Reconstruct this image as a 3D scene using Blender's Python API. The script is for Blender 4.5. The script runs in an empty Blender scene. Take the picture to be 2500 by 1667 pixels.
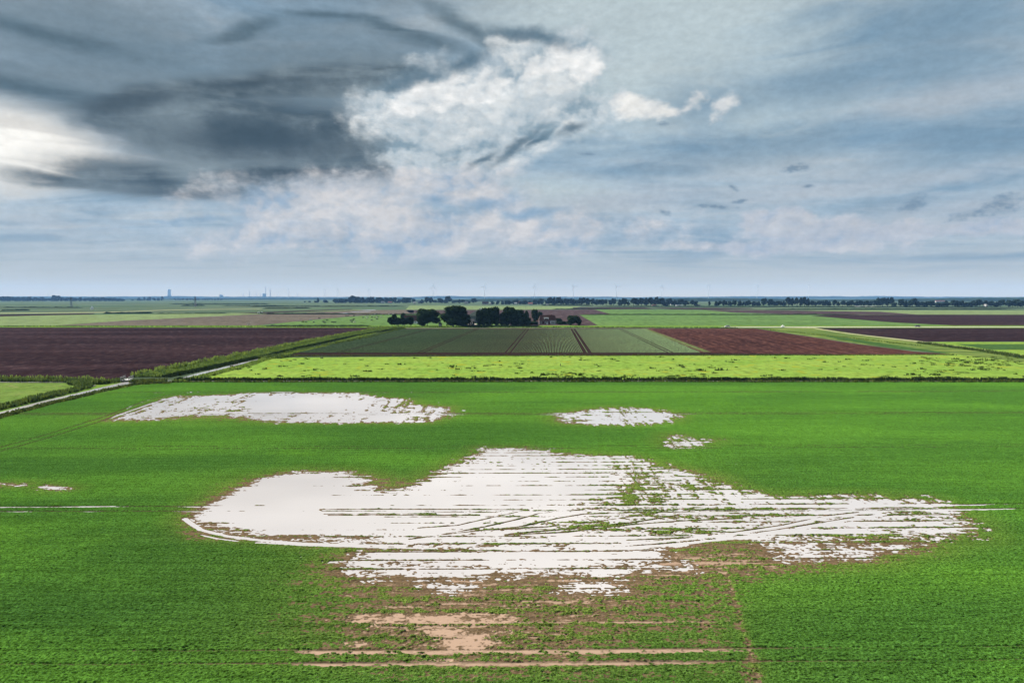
import bpy, math, random
import numpy as np
from mathutils import Vector
random.seed(7); rng = np.random.default_rng(11)
S = bpy.context.scene; C = S.collection
# ------------------------------------------------------------------ camera
H = 25.0; F = 1667.0; HOR = 726.0
TH = math.atan((833.5 - HOR) / F)
cam = bpy.data.objects.new('camera', bpy.data.cameras.new('camera')); C.objects.link(cam)
cam.location = (0, 0, H); cam.rotation_euler = (math.pi/2 - TH, 0, 0)
cam.data.lens = 24; cam.data.sensor_width = 36; cam.data.clip_start = 0.5; cam.data.clip_end = 60000
S.camera = cam
ct, st = math.cos(TH), math.sin(TH)
def ray(px, py):
    cx = (px - 1250) / F; cz = -(py - 833.5) / F
    return cx, ct + cz*st, -st + cz*ct
def g(px, py, z=0.0):
    a, b, c = ray(px, py); t = (H - z) / -c
    return a*t, b*t
def dist(py): return g(1250, py)[1]
def w2p(x, y):            # ground point -> place in the photograph (authoring help only)
    f = y*ct + H*st; u = y*st - H*ct
    return 1250 + F*x/f, 833.5 - F*u/f
EXPO = 1.8; EX = 2**EXPO
SUN_AZ, SUN_EL = math.radians(-52), math.radians(31)
S.view_settings.view_transform = 'Standard'; S.view_settings.look = 'None'
S.view_settings.gamma = 1; S.view_settings.exposure = EXPO
S.render.engine = 'CYCLES'
def lin(c):
    return tuple((v/255/12.92 if v/255 <= .04045 else ((v/255+.055)/1.055)**2.4) for v in c)
# ------------------------------------------------------------------ node helper
class NT:
    def __init__(s, tree): s.t = tree; s.n = tree.nodes; s.l = tree.links; s.n.clear()
    def put(s, sock, v):
        if isinstance(v, bpy.types.NodeSocket): s.l.new(v, sock)
        elif isinstance(v, (tuple, list)):
            v = tuple(v)
            if sock.type == 'RGBA' and len(v) == 3: v = v + (1,)
            sock.default_value = v
        else: sock.default_value = v
    def node(s, typ, ins=None, **kw):
        n = s.n.new(typ)
        for k, v in kw.items(): setattr(n, k, v)
        for k, v in (ins or {}).items(): s.put(n.inputs[k], v)
        return n
    def m(s, op, a, b=0.0, c=0.0, clamp=False):
        n = s.node('ShaderNodeMath', {0: a, 1: b, 2: c}, operation=op); n.use_clamp = clamp; return n.outputs[0]
    def v(s, op, a, b=(0, 0, 0)):
        n = s.node('ShaderNodeVectorMath', {0: a, 1: b}, operation=op)
        return n.outputs['Value'] if op in ('LENGTH', 'DOT_PRODUCT', 'DISTANCE') else n.outputs[0]
    def noise(s, vec, scale=1, detail=4, rough=.5, dist=0, dim='3D'):
        return s.node('ShaderNodeTexNoise', {'Vector': vec, 'Scale': scale, 'Detail': detail, 'Roughness': rough, 'Distortion': dist}, noise_dimensions=dim).outputs['Fac']
    def sm(s, x, a, b, o0=0.0, o1=1.0, kind='SMOOTHSTEP'):
        return s.node('ShaderNodeMapRange', {'Value': x, 'From Min': a, 'From Max': b, 'To Min': o0, 'To Max': o1}, interpolation_type=kind).outputs[0]
    def mix(s, f, a, b, blend='MIX'):
        n = s.node('ShaderNodeMix', {}, data_type='RGBA', blend_type=blend)
        s.put(n.inputs[0], f); s.put(n.inputs[6], a); s.put(n.inputs[7], b); return n.outputs[2]
    def xyz(s, x, y, z=0.0): return s.node('ShaderNodeCombineXYZ', {0: x, 1: y, 2: z}).outputs[0]
    def ramp(s, f, stops):
        n = s.node('ShaderNodeValToRGB', {0: f}); e = n.color_ramp.elements
        while len(e) < len(stops): e.new(.5)
        for k, (p, c) in enumerate(stops): e[k].position = p; e[k].color = tuple(c)[:3] + (1,)
        return n.outputs[0]
# ------------------------------------------------------------------ world: sky and clouds by direction
W = bpy.data.worlds.new('World'); S.world = W; W.use_nodes = True
N = NT(W.node_tree)
BG = 0.1
def sc(r, g_, b): return tuple(v / EX / BG for v in lin((r, g_, b)))
nish = N.node('ShaderNodeTexSky', sky_type='NISHITA', sun_disc=False, sun_elevation=SUN_EL, sun_rotation=SUN_AZ).outputs[0]
D = N.node('ShaderNodeTexCoord').outputs['Generated']
sep = N.node('ShaderNodeSeparateXYZ', {0: D}).outputs
dx, dy, dz = sep[0], sep[1], sep[2]
az = N.m('ARCTAN2', dx, dy); el = N.m('ARCSINE', dz)
X = N.m('MULTIPLY', az, F); Y = N.m('MULTIPLY', el, F)
P = N.xyz(X, Y)
def azel(px, py):
    a, b, c = ray(px*1.063, py*1.063); n = math.sqrt(a*a+b*b+c*c)      # authored on a 2352 px wide view
    return math.atan2(a, b)*F, math.asin(c/n)*F
# noises
wisp = N.noise(N.v('MULTIPLY', P, (1/420, 1/90, 1)), 1, 6, .55, .6)
plane = N.v('DIVIDE', N.xyz(dx, dy, 0), N.xyz(N.m('ADD', N.m('ABSOLUTE', dz), .05), N.m('ADD', N.m('ABSOLUTE', dz), .05), 1))
strk = N.noise(N.v('MULTIPLY', plane, (1.0, 2.6, 1)), .55, 6, .6, .4)
bill = N.noise(N.v('MULTIPLY', P, (1/170, 1/125, 1)), 1, 10, .56, .08)
bill2 = N.noise(N.v('MULTIPLY', N.v('ADD', P, (16, -26, 0)), (1/170, 1/125, 1)), 1, 10, .56, .08)
billc = N.noise(N.v('MULTIPLY', N.v('ADD', P, (900, 0, 0)), (1/260, 1/150, 1)), 1, 4, .5)
fine = N.noise(N.v('MULTIPLY', P, (1/26, 1/15, 1)), 1, 5, .65)
def puffs(off):
    q = N.v('ADD', N.v('ADD', P, off), N.v('MULTIPLY', N.xyz(bill, bill2, 0), (90, 70, 0)))
    v_ = N.node('ShaderNodeTexVoronoi', {'Vector': N.v('MULTIPLY', q, (1/125, 1/92, 1)), 'Scale': 1, 'Detail': 3.6, 'Roughness': .5, 'Lacunarity': 2.1, 'Smoothness': .35}, voronoi_dimensions='2D', feature='SMOOTH_F1', normalize=True).outputs['Distance']
    return N.m('SUBTRACT', 1.0, v_)
puff = puffs((0, 0, 0)); puff2 = puffs((10, -16, 0))
warp3 = N.v('ADD', P, N.v('MULTIPLY', N.xyz(N.m('SUBTRACT', bill, .5), N.m('SUBTRACT', bill2, .5)), (50, 30, 0)))
warp = N.v('ADD', P, N.v('MULTIPLY', N.xyz(N.m('SUBTRACT', billc, .5), N.m('SUBTRACT', wisp, .5)), (160, 70, 0)))
warp2 = N.v('ADD', P, N.v('MULTIPLY', N.xyz(N.m('SUBTRACT', bill, .5), N.m('SUBTRACT', bill2, .5)), (120, 90, 0)))
def after(vec, dep):      # evaluate this layer only once the one before is done
    n = N.node('ShaderNodeVectorMath', {0: dep, 1: (1e-7, 1e-7, 0), 2: vec}, operation='MULTIPLY_ADD'); return n.outputs[0]
def field(blobs, P_):
    P_ = after(P_, col)
    out = None
    for (px, py, rx, ry, rot, w) in blobs:
        x, y = azel(px, py)
        # TEXTURE mapping: inverse transform of the point into the blob's frame
        mp = N.node('ShaderNodeMapping', {'Vector': P_, 'Location': (x, y, 0), 'Rotation': (0, 0, math.radians(rot)), 'Scale': (rx*1.063, ry*1.063, 1)}, vector_type='TEXTURE').outputs[0]
        r = N.m('MULTIPLY_ADD', N.v('LENGTH', mp), -w, w)
        out = r if out is None else N.m('MAXIMUM', out, r)
    return out
col = N.ramp(N.sm(Y, -30, 760, kind='LINEAR'), [
    (0.0, sc(232, 216, 190)), (.055, sc(218, 212, 196)), (.09, sc(196, 198, 192)), (.14, sc(178, 188, 192)), (.22, sc(166, 185, 200)), (.36, sc(168, 188, 202)),
    (.55, sc(152, 178, 194)), (.8, sc(148, 172, 186)), (1.0, sc(158, 176, 186))])
clear = N.v('MULTIPLY', nish, (.22, .22, .24))
col = N.mix(N.m('MULTIPLY', N.sm(Y, 60, 400), .18), col, clear)
# streaky veil
elf = N.sm(Y, 10, 140)
col = N.mix(N.m('MULTIPLY', N.sm(strk, .45, .72), N.m('MULTIPLY', elf, .75)), col, sc(192, 200, 204))
col = N.mix(N.m('MULTIPLY', N.sm(strk, .5, .28), N.m('MULTIPLY', elf, .5)), col, sc(112, 146, 170))
col = N.mix(N.m('MULTIPLY', N.sm(wisp, .5, .32), N.m('MULTIPLY', elf, .55)), col, sc(112, 146, 172))
col = N.mix(N.m('MULTIPLY', N.sm(wisp, .52, .7), N.m('MULTIPLY', elf, .55)), col, sc(186, 194, 200))
def layer(col, blobs, color, lo, hi, amp=.6, noise=None, P_=None, op=1.0):
    f = field(blobs, P_ or warp)
    f = N.m('MULTIPLY_ADD', N.m('SUBTRACT', noise or wisp, .5), amp, f)
    return N.mix(N.m('MULTIPLY', N.sm(f, lo, hi), op), col, color)
# upper pale veil (centre-right top) and left dark stratus
col = layer(col, [(1500, 40, 600, 200, -8, 1.2), (1400, 200, 360, 190, 0, 1), (1750, 250, 260, 120, 0, .7), (1250, 440, 260, 60, 0, .8)], sc(190, 204, 207), .0, .9, .9, wisp, op=.85)
col = layer(col, [(250, 120, 560, 190, -4, 1), (700, 160, 520, 170, 6, 1), (60, 190, 330, 90, 0, 1), (640, -120, 700, 170, 0, 1)], sc(108, 128, 141), .05, .8, .9, strk, op=.85)
col = layer(col, [(560, 70, 150, 22, 16, 1), (760, 45, 180, 18, 3, 1), (880, 60, 160, 18, -8, 1), (90, 80, 260, 26, -5, 1), (60, 205, 210, 26, -2, 1), (960, 90, 200, 26, -10, .8), (1080, 60, 170, 34, -24, 1), (1180, 90, 110, 34, -14, 1)], sc(82, 104, 117), .0, .9, .5, wisp, op=.8)
# blue darker areas on the right
col = layer(col, [(2120, 70, 300, 90, 10, 1), (1900, 190, 480, 60, 6, 1), (2300, 330, 320, 70, 4, 1), (1750, 330, 430, 60, 4, 1), (1500, 390, 260, 26, 2, 1), (2350, 590, 420, 16, 0, .8)], sc(116, 146, 168), .05, .9, .8, strk, op=.65)
col = layer(col, [(2250, 210, 240, 60, 4, 1), (1950, 430, 520, 40, 2, 1), (1450, 460, 380, 40, 0, 1), (2200, 480, 300, 40, 0, 1)], sc(180, 188, 196), .05, .9, .8, strk, op=.6)
# glow behind the cloud at left
col = layer(col, [(-60, 330, 300, 110, 0, 1), (60, 370, 210, 50, 0, 1)], sc(226, 224, 218), .02, .6, .5, wisp, op=1)
col = layer(col, [(-30, 338, 250, 30, 0, 1), (-20, 305, 160, 14, 0, .8), (-10, 385, 190, 22, 0, .7)], sc(255, 253, 246), .0, .5, .3, wisp, op=1)
# the great dark cloud
dark = [(560, 300, 400, 100, 4, 1.1), (760, 320, 330, 105, 0, 1.1), (400, 410, 340, 62, 0, 1), (500, 215, 380, 42, 12, 1), (700, 190, 260, 50, 12, 1), (860, 180, 140, 42, 10, 1), (300, 260, 160, 60, 14, 1), (950, 360, 170, 50, 8, 1), (640, 400, 330, 60, 4, 1), (170, 420, 220, 22, -4, .8)]
fd = N.m('MULTIPLY_ADD', N.m('SUBTRACT', wisp, .5), 1.1, field(dark, warp))
fd = N.m('MULTIPLY_ADD', N.m('SUBTRACT', bill, .5), .9, fd)
fd = N.m('MULTIPLY_ADD', N.m('SUBTRACT', fine, .5), .3, fd)
dcol = N.mix(N.sm(N.m('MULTIPLY_ADD', N.m('SUBTRACT', bill, .5), .7, wisp), .34, .70), sc(66, 84, 96), sc(128, 143, 151))
col = N.mix(N.m('MULTIPLY', N.sm(fd, -.02, .62), .96), col, dcol)
core = [(600, 320, 300, 50, 0, 1), (930, 375, 190, 26, 8, 1), (330, 230, 170, 28, 14, 1), (720, 395, 280, 20, 3, 1), (420, 450, 170, 16, 0, .8), (560, 195, 260, 18, 9, .9)]
col = layer(col, core, sc(62, 79, 91), .0, .95, 1.2, wisp, op=.8)
# sunlit cumulus
def cumulus(col, blobs, light, mid, shade, lo=.0, hi=.16, amp=1.1, op=1.0, P_=None):
    f = N.m('MULTIPLY_ADD', N.m('SUBTRACT', bill, .5), amp*.7, field(blobs, P_ or warp2))
    f = N.m('MULTIPLY_ADD', N.m('SUBTRACT', puff, .6), amp*1.1, f)
    f = N.m('MULTIPLY_ADD', N.m('SUBTRACT', fine, .5), .25, f)
    rel = N.m('MULTIPLY_ADD', N.m('SUBTRACT', puff, puff2), 1.7, N.m('MULTIPLY_ADD', N.m('SUBTRACT', bill, bill2), 1.6, .5))
    rel = N.m('MULTIPLY_ADD', N.m('SUBTRACT', puff, .6), .9, rel)
    rel = N.m('MULTIPLY_ADD', N.m('SUBTRACT', billc, .5), 1.2, rel)
    c = N.mix(N.sm(rel, .1, .55), shade, mid)
    c = N.mix(N.sm(rel, .5, 1.05), c, light)
    return N.mix(N.m('MULTIPLY', N.sm(f, lo, hi), op), col, c)
col = cumulus(col, [(1090, 260, 270, 115, 8, 1.3), (1230, 180, 180, 95, 20, 1.3), (1310, 150, 90, 55, 0, 1), (1000, 330, 170, 80, 10, 1), (1290, 260, 130, 60, 10, 1), (930, 230, 130, 50, 14, .8), (1130, 340, 130, 60, 30, 1)],
              sc(224, 228, 228), sc(192, 203, 209), sc(138, 161, 175), -.15, .62, 1.3, .95)
col = cumulus(col, [(1300, 135, 80, 34, 0, 1), (1340, 155, 55, 36, -30, 1), (1240, 150, 70, 24, 10, .8), (1060, 205, 170, 34, 14, .8)], sc(250, 249, 246), sc(226, 229, 229), sc(180, 193, 201), .0, .42, 1.1, .95)
col = cumulus(col, [(760, 470, 270, 66, 4, 1), (980, 440, 210, 52, 4, 1), (900, 530, 330, 58, 0, 1), (620, 530, 140, 50, 10, .8), (1130, 450, 110, 40, 0, .8), (1200, 540, 330, 44, 0, .7)],
              sc(216, 213, 212), sc(192, 197, 204), sc(156, 177, 198), -.15, .6, 1.3, .88)
col = layer(col, [(1110, 470, 90, 22, 8, 1), (1000, 462, 50, 16, 0, .8), (1230, 490, 120, 18, 0, .9), (450, 505, 110, 9, 0, .8)], sc(134, 164, 190), .0, .9, 1.3, bill, warp2, .8)
# dark undersides in the cumulus
col = layer(col, [(1180, 340, 120, 20, 36, 1), (1110, 372, 60, 14, 30, 1), (1310, 300, 62, 18, 22, 1), (1230, 85, 120, 26, -10, 1), (1060, 140, 120, 30, 14, .9), (960, 175, 130, 26, 10, .9), (1240, 318, 60, 14, 30, .8)], sc(80, 108, 126), .0, .9, 1.5, bill, warp2, .85)
# small white and dark clouds on the right
col = cumulus(col, [(1480, 250, 74, 26, -20, .9), (1540, 264, 50, 16, 0, .8), (1595, 232, 44, 22, 30, .9), (1652, 240, 30, 26, 40, .55), (1565, 256, 60, 14, 24, .7)], sc(244, 242, 236), sc(220, 222, 222), sc(176, 192, 200), .12, .75, 1.9, .85, warp3)
col = cumulus(col, [(1780, 512, 90, 34, -10, 1.1), (1860, 530, 160, 26, 0, 1), (2040, 530, 130, 20, 0, 1), (2270, 520, 110, 20, 0, .9), (1830, 560, 260, 22, 0, .7)], sc(206, 206, 208), sc(188, 193, 202), sc(164, 179, 198), .05, .5, 1.1, .8)
col = layer(col, [(1825, 386, 42, 11, 0, 1), (1682, 430, 20, 11, -30, 1), (1853, 426, 20, 7, 0, 1), (1527, 482, 28, 11, -20, 1), (1640, 478, 80, 9, -4, 1), (1700, 462, 36, 6, 8, .9), (2100, 468, 42, 26, 40, 1), (2300, 470, 56, 28, 20, 1), (2230, 492, 60, 14, 10, .9), (1520, 286, 22, 7, 0, .9), (1350, 352, 40, 9, 0, .8)], sc(112, 135, 155), .1, 1.1, 2.6, fine, warp3, .85)
# soft grain of thin haze in the sky
gk = N.m('MULTIPLY', N.m('ADD', fine, .5), N.sm(bill, .25, .75, .82, 1.18, 'LINEAR'))
col = N.mix(N.m('MULTIPLY', N.sm(Y, 20, 160), .45), col, N.v('MULTIPLY', col, N.xyz(gk, gk, gk)))
bg = N.node('ShaderNodeBackground', {'Color': col, 'Strength': BG}).outputs[0]
N.l.new(bg, N.node('ShaderNodeOutputWorld').inputs[0])
# ------------------------------------------------------------------ sun
sl = bpy.data.lights.new('sun', 'SUN'); sl.energy = 4.2; sl.angle = math.radians(6); sl.color = (1, .95, .87)
so = bpy.data.objects.new('sun', sl); C.objects.link(so)
sd = Vector((math.sin(SUN_AZ)*math.cos(SUN_EL), math.cos(SUN_AZ)*math.cos(SUN_EL), math.sin(SUN_EL)))
so.rotation_euler = sd.to_track_quat('Z', 'Y').to_euler()
# ------------------------------------------------------------------ object helpers
def tag(o, label=None, cat=None, group=None, kind=None):
    if label: o['label'] = label
    if cat: o['category'] = cat
    if group: o['group'] = group
    if kind: o['kind'] = kind
    return o
def empty(name, loc, rz=0):
    o = bpy.data.objects.new(name, None); C.objects.link(o); o.location = loc; o.rotation_euler = (0, 0, rz)
    o.empty_display_size = .5; return o
def mesh(name, verts, faces, mats, parent=None, smooth=False, fm=None):
    me = bpy.data.meshes.new(name); verts = np.asarray(verts, dtype=np.float32).reshape(-1, 3)
    if isinstance(faces, np.ndarray):
        k = faces.shape[1]; me.vertices.add(len(verts)); me.vertices.foreach_set('co', verts.ravel())
        me.loops.add(faces.size); me.loops.foreach_set('vertex_index', faces.astype(np.int32).ravel())
        me.polygons.add(len(faces)); me.polygons.foreach_set('loop_start', np.arange(0, faces.size, k, dtype=np.int32))
        me.polygons.foreach_set('loop_total', np.full(len(faces), k, dtype=np.int32)); me.update(calc_edges=True)
    else:
        me.from_pydata([tuple(v) for v in verts.tolist()], [], faces); me.update()
    for m_ in (mats if isinstance(mats, (list, tuple)) else [mats]): me.materials.append(m_)
    if fm is not None: me.polygons.foreach_set('material_index', np.asarray(fm, dtype=np.int32))
    me.polygons.foreach_set('use_smooth', np.full(len(me.polygons), bool(smooth)))
    o = bpy.data.objects.new(name, me); C.objects.link(o)
    if parent: o.parent = parent
    return o
class MB:
    def __init__(s): s.v = []; s.f = []
    def box(s, x0, x1, y0, y1, z0, z1, top=1.0):
        b = len(s.v); cx, cy = (x0+x1)/2, (y0+y1)/2
        for z, k in ((z0, 1), (z1, top)):
            for x, y in ((x0, y0), (x1, y0), (x1, y1), (x0, y1)): s.v.append((cx+(x-cx)*k, cy+(y-cy)*k, z))
        s.f += [(b, b+3, b+2, b+1), (b+4, b+5, b+6, b+7)] + [(b+i, b+(i+1) % 4, b+4+(i+1) % 4, b+4+i) for i in range(4)]; return s
    def tube(s, pts, rad, n=8):
        rings = []
        for i, p in enumerate(pts):
            p = Vector(p); a = Vector(pts[max(i-1, 0)]); c = Vector(pts[min(i+1, len(pts)-1)]); d = (c-a).normalized()
            u = d.orthogonal().normalized(); w = d.cross(u); r = rad[i] if isinstance(rad, (list, tuple)) else rad
            ry = rx = r
            if isinstance(r, (list, tuple)): rx, ry = r
            b = len(s.v); rings.append(b)
            if abs(d.z) < .8: u = Vector((0, 0, 1)).cross(d).normalized(); w = d.cross(u)
            for k in range(n):
                t = 2*math.pi*k/n; s.v.append(tuple(p + u*math.cos(t)*rx + w*math.sin(t)*ry))
        for a, b in zip(rings[:-1], rings[1:]):
            for k in range(n): s.f.append((a+k, a+(k+1) % n, b+(k+1) % n, b+k))
        s.f.append(tuple(rings[0]+k for k in range(n))[::-1]); s.f.append(tuple(rings[-1]+k for k in range(n))); return s
    def prism(s, prof, y0, y1, axis='y'):
        b = len(s.v); n = len(prof)
        for y in (y0, y1):
            for (x, z) in prof: s.v.append((x, y, z) if axis == 'y' else (y, x, z))
        s.f += [tuple(range(b, b+n)), tuple(range(b+n, b+2*n))[::-1]] + [(b+i, b+n+i, b+n+(i+1) % n, b+(i+1) % n) for i in range(n)]; return s
    def build(s, name, mat, parent=None, smooth=False): return mesh(name, s.v, s.f, mat, parent, smooth)
# ------------------------------------------------------------------ materials
def mat(name):
    m_ = bpy.data.materials.new(name); m_.use_nodes = True; return m_, NT(m_.node_tree)
def out(n, bsdf): n.l.new(bsdf, n.node('ShaderNodeOutputMaterial').inputs[0])
def simple(name, c, rough=.8, vary=.25, scale=3.0, spec=.3, metal=0):
    m_, n = mat(name); p = n.node('ShaderNodeTexCoord').outputs['Object']
    f = n.noise(p, scale, 4, .6)
    k = n.sm(f, .3, .7, 1-vary, 1+vary, 'LINEAR')
    c_ = n.v('MULTIPLY', n.xyz(*c), n.xyz(k, k, k))
    out(n, n.node('ShaderNodeBsdfPrincipled', {'Base Color': c_, 'Roughness': rough, 'Specular IOR Level': spec, 'Metallic': metal}).outputs[0]); return m_
def ground(name, c1, c2, c3=None, scale=(.05, .05), fine_s=(1.2, 1.2), rot=0, rows=None, bump=.4, spk=None, mid=.5):
    """soil or herbage sheet: broad patches, fine speckle, optional row streaks"""
    m_, n = mat(name); p0 = n.node('ShaderNodeTexCoord').outputs['Object']
    p = n.node('ShaderNodeMapping', {'Vector': p0, 'Rotation': (0, 0, math.radians(rot))}).outputs[0]
    a = n.noise(n.v('MULTIPLY', p, scale + (1,)), 1, 5, .6)
    b = n.noise(n.v('MULTIPLY', p, fine_s + (1,)), 1, 5, .75)
    col = n.mix(n.sm(a, mid-.18, mid+.18), c1, c2)
    if c3: col = n.mix(n.sm(b, .5, .72), col, c3)
    k = n.sm(b, .3, .7, .45, 1.55, 'LINEAR')
    col = n.v('MULTIPLY', col, n.xyz(k, k, k))
    if rows:
        r = n.noise(n.v('MULTIPLY', p, (rows[0], rows[1], 1)), 1, 3, .6)
        k = n.sm(r, .3, .7, 1-rows[2], 1+rows[2], 'LINEAR'); col = n.v('MULTIPLY', col, n.xyz(k, k, k))
    if spk:
        s_ = n.noise(n.v('MULTIPLY', p, (spk[1], spk[2], 1)), 1, 3, .6)
        col = n.mix(n.sm(s_, spk[3], spk[3]+.06), col, spk[0])
    bp = n.node('ShaderNodeBump', {'Height': b, 'Strength': bump, 'Distance': .3}).outputs[0]
    out(n, n.node('ShaderNodeBsdfPrincipled', {'Base Color': col, 'Roughness': .95, 'Specular IOR Level': 0.0, 'Normal': bp}).outputs[0]); return m_
def leafmat(name, c1, c2, scale=.5, tr=.25):
    m_, n = mat(name); p = n.node('ShaderNodeNewGeometry').outputs['Position']
    a = n.noise(p, scale, 3, .6); col = n.mix(n.sm(a, .35, .65), c1, c2)
    d = n.node('ShaderNodeBsdfDiffuse', {'Color': col}).outputs[0]
    t = n.node('ShaderNodeBsdfTranslucent', {'Color': col}).outputs[0]
    out(n, n.node('ShaderNodeMixShader', {0: tr, 1: d, 2: t}).outputs[0]); return m_
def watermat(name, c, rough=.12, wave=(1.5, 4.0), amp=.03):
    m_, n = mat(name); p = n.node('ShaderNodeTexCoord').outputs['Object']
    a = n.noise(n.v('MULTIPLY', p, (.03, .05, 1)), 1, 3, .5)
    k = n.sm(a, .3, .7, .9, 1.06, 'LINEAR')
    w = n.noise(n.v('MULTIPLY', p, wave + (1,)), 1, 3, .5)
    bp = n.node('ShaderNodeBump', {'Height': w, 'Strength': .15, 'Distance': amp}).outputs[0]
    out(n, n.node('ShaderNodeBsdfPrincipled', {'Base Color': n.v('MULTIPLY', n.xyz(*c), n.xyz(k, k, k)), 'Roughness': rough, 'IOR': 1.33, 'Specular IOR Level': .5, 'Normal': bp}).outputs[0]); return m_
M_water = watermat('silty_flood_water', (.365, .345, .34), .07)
M_ditch = watermat('ditch_water', (.30, .29, .28))
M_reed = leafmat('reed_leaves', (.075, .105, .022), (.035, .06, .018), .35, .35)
M_reedd = leafmat('shaded_reed_leaves', (.030, .045, .012), (.014, .026, .010), .35, .15)  # shade on the ditch-side reed faces painted in as a darker leaf colour
M_reedb = leafmat('lit_green_reed_leaves', (.105, .150, .030), (.050, .085, .020), .3, .4)  # brighter copy: light on top of the reed bed painted into the colour
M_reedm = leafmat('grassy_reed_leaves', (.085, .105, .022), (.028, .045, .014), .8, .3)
M_reedl = leafmat('pale_sunlit_reed_leaves', (.14, .19, .035), (.07, .115, .025), .5, .4)  # pale grass and weed colour; on reed fringes it paints in sunlit tips
M_tree = leafmat('tree_leaves', (.007, .016, .006), (.030, .050, .014), .9, .15)
M_tree2 = leafmat('paler_tree_leaves', (.024, .045, .018), (.038, .062, .022), .35, .2)
M_far = leafmat('distant_leaves', (.008, .018, .012), (.016, .028, .016), .08, .1)
M_bark = simple('bark', (.03, .025, .02))
# ------------------------------------------------------------------ numpy noise
def _h(ix, iy, s):
    n_ = (ix.astype(np.int64)*374761393 + iy.astype(np.int64)*668265263 + s*1274126177) & 0xffffffff
    n_ = ((n_ ^ (n_ >> 13)) * 1274126177) & 0xffffffff
    return ((n_ ^ (n_ >> 16)) & 0xffff) / 65535.0
def vn(x, y, s=0):
    ix = np.floor(x); iy = np.floor(y); fx = x-ix; fy = y-iy; fx = fx*fx*(3-2*fx); fy = fy*fy*(3-2*fy)
    a = _h(ix, iy, s); b = _h(ix+1, iy, s); c = _h(ix, iy+1, s); d = _h(ix+1, iy+1, s)
    return (a+(b-a)*fx)*(1-fy) + (c+(d-c)*fx)*fy
def fbm(x, y, s=0, o=4, r=.55):
    t = 0; a = 1; n_ = 0
    for k in range(o):
        t = t + a*vn(x, y, s+k*17); n_ += a; a *= r; x = x*2.03+11.3; y = y*2.03+5.7
    return t/n_*2-1
def sst(x, a, b):
    t = np.clip((x-a)/(b-a), 0, 1); return t*t*(3-2*t)
def segd(x, y, pts, closed=False):
    """distance to a polyline; signed for closed outlines (negative inside)"""
    d2 = np.full(x.shape, 1e12); ins = np.zeros(x.shape, bool); n = len(pts)
    for i in range(n if closed else n-1):
        (x0, y0), (x1, y1) = pts[i], pts[(i+1) % n]
        ex, ey = x1-x0, y1-y0; L = ex*ex+ey*ey+1e-9
        t = np.clip(((x-x0)*ex+(y-y0)*ey)/L, 0, 1); dd = (x-x0-t*ex)**2+(y-y0-t*ey)**2; d2 = np.minimum(d2, dd)
        if closed:
            c = (y0 > y) != (y1 > y); xi = x0+(y-y0)*ex/(ey if abs(ey) > 1e-9 else 1e-9); ins ^= c & (x < xi)
    d = np.sqrt(d2); return np.where(ins, -d, d) if closed else d
K = 1.063
def gw(pts): return [g(a*K, b*K) for a, b in pts]         # points authored on a 2352 px wide view
# ------------------------------------------------------------------ the flooded crop field
FAR = 932.5
cols = np.tan(np.linspace(math.atan(-1.15), math.atan(1.15), 2300))
v_rows = np.linspace(FAR, 1667, 900)
yr = np.array([dist(v) for v in v_rows]); yr = np.concatenate([yr, np.linspace(yr[-1], 26, 60)[1:]])
yy = np.repeat(yr[:, None], len(cols), 1); xx = yy*cols[None, :]
jit = 0.25
PX, PY = w2p(xx, yy); px, py = PX/K, PY/K
r = yy - .0205*(np.sqrt(xx*xx+400)+xx)/2 + .002*xx
def rr(pyv, pxv=1250):
    x, y = g(pxv, pyv); return y - .0205*(math.sqrt(x*x+400)+x)/2 + .002*x
P1 = [(452,1192),(470,1168),(500,1152),(545,1130),(600,1102),(650,1088),(700,1083),(790,1085),(850,1096),(885,1120),(960,1112),(1000,1088),(1050,1062),(1105,1040),(1115,1031),(1200,1032),(1290,1044),(1450,1052),(1530,1072),(1640,1098),(1700,1128),(1790,1143),(2000,1141),(2130,1148),(2185,1166),(2225,1195),(2235,1228),(2130,1237),(1900,1241),(1750,1237),(1600,1243),(1505,1252),(1525,1270),(1540,1284),(1440,1300),(1430,1322),(1150,1326),(880,1326),(808,1310),(800,1288),(815,1272),(930,1256),(900,1248),(800,1241),(700,1235),(600,1226),(540,1217),(490,1204),(466,1197)]
P2 = [(255,966),(300,950),(350,928),(400,911),(520,907),(600,903),(800,903),(850,911),(930,918),(950,930),(1030,936),(1020,958),(985,970),(900,971),(700,970),(640,970),(560,957),(420,957),(320,966)]
P3 = [(1283,952),(1350,941),(1400,936),(1500,940),(1552,953),(1535,968),(1480,973),(1400,975),(1300,972),(1284,966)]
P4 = [(1532,1016),(1545,1000),(1560,1000),(1578,1009),(1640,1011),(1605,1019),(1552,1025)]
P5 = [(1768,1252),(1850,1249),(1990,1252),(2120,1249),(2105,1254),(1985,1262),(2000,1277),(1900,1279),(1790,1278)]
P6 = [[(965,1350),(1010,1340),(1100,1342),(1105,1350),(1040,1357)], [(1290,1352),(1320,1338),(1380,1340),(1430,1352),(1400,1358),(1310,1358)], [(1420,1300),(1600,1301),(1595,1309),(1430,1309)], [(1560,1283),(1590,1296),(1575,1299)],
      [(0,1111),(60,1112),(50,1116),(0,1117)], [(95,1118),(110,1115),(160,1124),(120,1126)]]
tanP = [[(820,1412),(1120,1409),(1150,1432),(900,1436),(825,1426)], [(995,1458),(1030,1446),(1115,1458),(1100,1484),(1010,1490),(1003,1475)], [(800,1468),(840,1466),(836,1484),(812,1486)]]
sd1 = segd(xx, yy, gw(P1), True)
sda = sd1.copy(); rough = np.ones_like(xx)
for P_, q in ((P2, .8), (P3, 1), (P4, 1), (P5, 1)): sda = np.minimum(sda, segd(xx, yy, gw(P_), True))
small = np.full_like(xx, 50.)
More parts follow.
